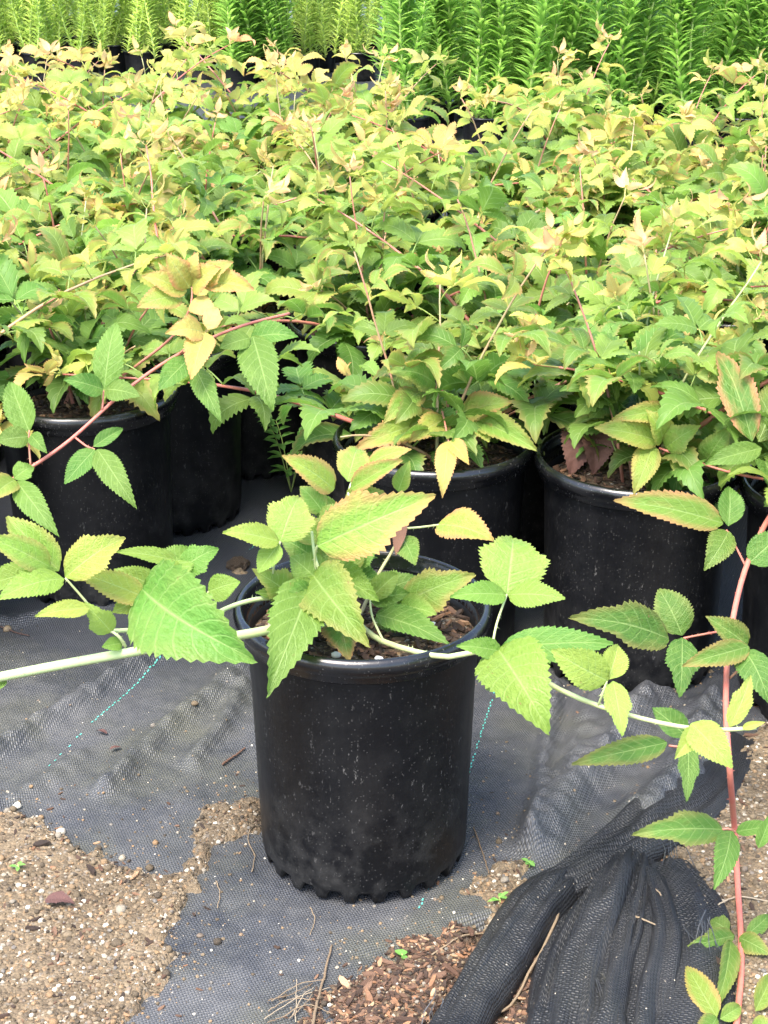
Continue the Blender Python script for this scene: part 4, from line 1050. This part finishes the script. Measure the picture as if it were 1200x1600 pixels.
# ------------------------------------------------------------------ small things on the ground
def weed(px, py, n, L, lw, label, pinn=False, seed=1, hgt=.05):
    rr = random.Random(seed); g = on_plane(px, py); root = empty('weed_seedling', (g.x, g.y, top_z(g.x, g.y)-.001)); tag(root, label, 'weed')
    def blade(V, Fc, p, d, L, W_):
        sd = Vector((-d.y, d.x, 0)); sd = sd.normalized() if sd.length > 1e-5 else Vector((1,0,0)); b = len(V)
        for t, wf in ((0,.15),(.35,.9),(.7,.85),(1,.05)):
            q = p+d*(L*t)-Vector((0,0,L*.25*t*t)); V += [q-sd*W_*wf*.5+Vector((0,0,W_*wf*.15)), q, q+sd*W_*wf*.5+Vector((0,0,W_*wf*.15))]
        for t in range(3):
            a = b+t*3; Fc += [(a,a+1,a+4,a+3),(a+1,a+2,a+5,a+4)]
    if not pinn:
        sv, sf = tube([Vector((0,0,0)), Vector((0.001,0,hgt*.5)), Vector((0,.001,hgt))], .0007, .0005, 5)
        mesh_obj('stem', new_mesh('weed_stem', sv, sf, M_HSTEM), root)
        for k in range(n):
            V, Fc = [], []; a = k*2.4+rr.random(); d = Vector((math.cos(a), math.sin(a), rr.uniform(.1,.6))).normalized()
            blade(V, Fc, Vector((0,0,hgt*rr.uniform(.5,1))), d, L*rr.uniform(.7,1.2), lw); mesh_obj('leaf', new_mesh('weed_leaf', V, Fc, M_WEED), root)
    else:
        for s in range(4):
            az = s*1.7+.4; top = Vector((math.cos(az)*.05, math.sin(az)*.04, hgt*rr.uniform(.75,1.1)))
            pts = smooth_path([Vector((0,0,0)), top*.5+Vector((0,0,.02)), top], 8); sv, sf = tube(pts, .0011, .0006, 5)
            so = mesh_obj('stem', new_mesh('weed_stem', sv, sf, M_HSTEM), root)
            for k in range(2, 9):
                for sd in (-1, 1):
                    V, Fc = [], []; d = Vector((math.cos(az+sd*1.3), math.sin(az+sd*1.3), .25)).normalized()
                    blade(V, Fc, pts[k], d, L*rr.uniform(.8,1.2), lw); mesh_obj('leaf', new_mesh('weed_leaf', V, Fc, M_WEED), so)
weed(455, 772, 0, .030, .014, 'slender green weed with pinnate leaves growing between the black pots', True, 3, .15)
weed(826, 1362, 5, .010, .006, 'tiny lobed green seedling on gravel beside the fabric fold', seed=4, hgt=.008)
weed(780, 1420, 6, .012, .005, 'tiny pale green seedling where gravel meets bark mulch', seed=5, hgt=.010)
weed(628, 1502, 4, .010, .007, 'single round-leaved green seedling in the bark mulch', seed=6, hgt=.006)
weed(30, 1372, 4, .012, .005, 'tiny green sprout in the sandy gravel', seed=7, hgt=.008)
weed(832, 1482, 5, .014, .006, 'narrow-leaved seedling between the two thick fabric folds', seed=9, hgt=.012)
weed(805, 1050, 4, .010, .005, 'small sprout on fabric behind the front pot', seed=10, hgt=.01)
def stick(name, pix, r0, r1, label, mat=M_TWIG, lift=.003, cat='twig', n=16):
    P = []
    for px, py in pix:
        g = on_plane(px, py); g.z = top_z(g.x, g.y)+lift; P.append(g)
    P = smooth_path(P, n); rr = random.Random(int(pix[0][0]))
    c = P[len(P)//2].copy(); P = [p-c+Vector((rr.uniform(-.0006,.0006), rr.uniform(-.0006,.0006), rr.uniform(-.0005,.0005))) for p in P]
    V, Fc = tube(P, r0, r1, 6); o = mesh_obj(name, new_mesh(name, V, Fc, mat)); o.location = c; return tag(o, label, cat)
stick('dry_twig', [(519,1484),(508,1530),(497,1575),(488,1625)], .0012, .0018, 'pale straight dry twig lying on fabric beside the bark mulch')
stick('dry_twig', [(740,1300),(752,1335),(764,1372)], .0009, .0007, 'short grey twig standing beside the base of the front pot')
stick('dry_root', [(876,1402),(872,1440),(852,1482),(828,1520),(800,1560),(770,1575)], .0018, .0014, 'long pale curved root draped beside the thick fabric fold', lift=.008)
stick('dry_twig', [(348,1200),(362,1190),(384,1175)], .0018, .0012, 'dark short stick on silty fabric left of the front pot', M_DEAD)
stick('dry_twig', [(-12,988),(15,992),(46,1001)], .0014, .0008, 'thin dark twig on fabric near the water-spotted pot', M_DEAD)
stick('dry_root', [(975,1453),(1000,1465),(1034,1478)], .0013, .0008, 'curved tan root lying on the crumpled black fabric', lift=.018)
stick('dry_root', [(1006,1400),(1018,1412),(1032,1425)], .0010, .0008, 'short white rootlet on the crumpled black fabric', lift=.018)
stick('dry_root', [(1120,1432),(1150,1420),(1178,1424),(1215,1430)], .0010, .0007, 'thin wiry roots lying over the sandy ground by the red cane')
stick('dry_root', [(1100,1330),(1125,1322),(1150,1316),(1172,1318)], .0010, .0006, 'white rootlet crossing under the trailing red cane')
stick('dry_twig', [(675,1505),(720,1475),(770,1450),(800,1425)], .0009, .0012, 'brown twig lying across the bark mulch and gravel')
stick('dry_root', [(395,1290),(388,1320),(398,1345),(394,1370)], .0008, .0006, 'thin hair root hanging by the base of the front pot')
stick('dry_root', [(338,1385),(344,1405),(340,1428)], .0007, .0005, 'tiny tan rootlet on bluish fabric at the gravel edge')
stick('dry_root', [(485,1425),(492,1445),(484,1470)], .0007, .0005, 'tiny tan rootlet on fabric in front of the pot')
for k in range(9):      # fibrous root clump
    rr = random.Random(k); a = (430+rr.uniform(-25,35), 1600+rr.uniform(-30,12)); b = (495+rr.uniform(-35,40), 1572+rr.uniform(-35,30))
    tag(stick('dry_root', [a, ((a[0]+b[0])/2, (a[1]+b[1])/2-rr.uniform(-6,22)), b], .0006, .0004, 'fine tan root in the fibrous clump at the mulch edge', lift=.004), group='fibrous roots at the mulch edge')
def fallen(px, py, s, rz, label, tone, red, bri, var):
    g = on_plane(px, py); o = mesh_obj('fallen_leaf', LEAFLETS[var]); o.location = (g.x, g.y, top_z(g.x, g.y)+.003); o.scale = (s*.5, s, s*.6); o.rotation_euler = (.1, .15, rz)
    o.color = (tone, red, bri, 1); tag(o, label, 'fallen leaf')
    if bri < .3: o.material_slots[0].link = 'OBJECT'; o.material_slots[0].material = M_DEADP
fallen(72, 1424, .034, -1.8, 'dark purple-brown fallen leaf on the sandy gravel', .1, 1, .02, 5)
fallen(1072, 1500, .022, .4, 'small orange curled leaf on the crumpled fabric', .8, .9, .5, 4)
fallen(168, 1155, .016, 1.2, 'small brown curled leaf scrap on silty fabric', .3, 1, .15, 7)
fallen(190, 1175, .016, 2.2, 'tiny dark leaf scrap beside another on silty fabric', .1, 1, .0, 2)
# dark soil clod on the fabric
def clod(px, py, s, label, seed):
    bm = bmesh.new(); bmesh.ops.create_icosphere(bm, subdivisions=4, radius=1)
    for v in bm.verts:
        f = 1+.35*mnoise.noise(v.co*1.7+Vector((seed,0,0)))+.2*mnoise.noise(v.co*5+Vector((seed,0,0)))+.08*mnoise.noise(v.co*12); v.co = Vector((v.co.x*f, v.co.y*f, v.co.z*f*.6))
    me = bpy.data.meshes.new('soil_clod'); bm.to_mesh(me); bm.free(); me.materials.append(M_MULCHSOIL)
    g = on_plane(px, py); o = mesh_obj('soil_clod', me); o.location = (g.x, g.y, top_z(g.x,g.y)+s*.35); o.scale = (s,s,s); tag(o, label, 'soil clod')
clod(239, 1036, .009, 'dark round soil clod on the green marker thread', 1)
clod(372, 890, .016, 'dark soil clod on fabric behind the front pot', 4)
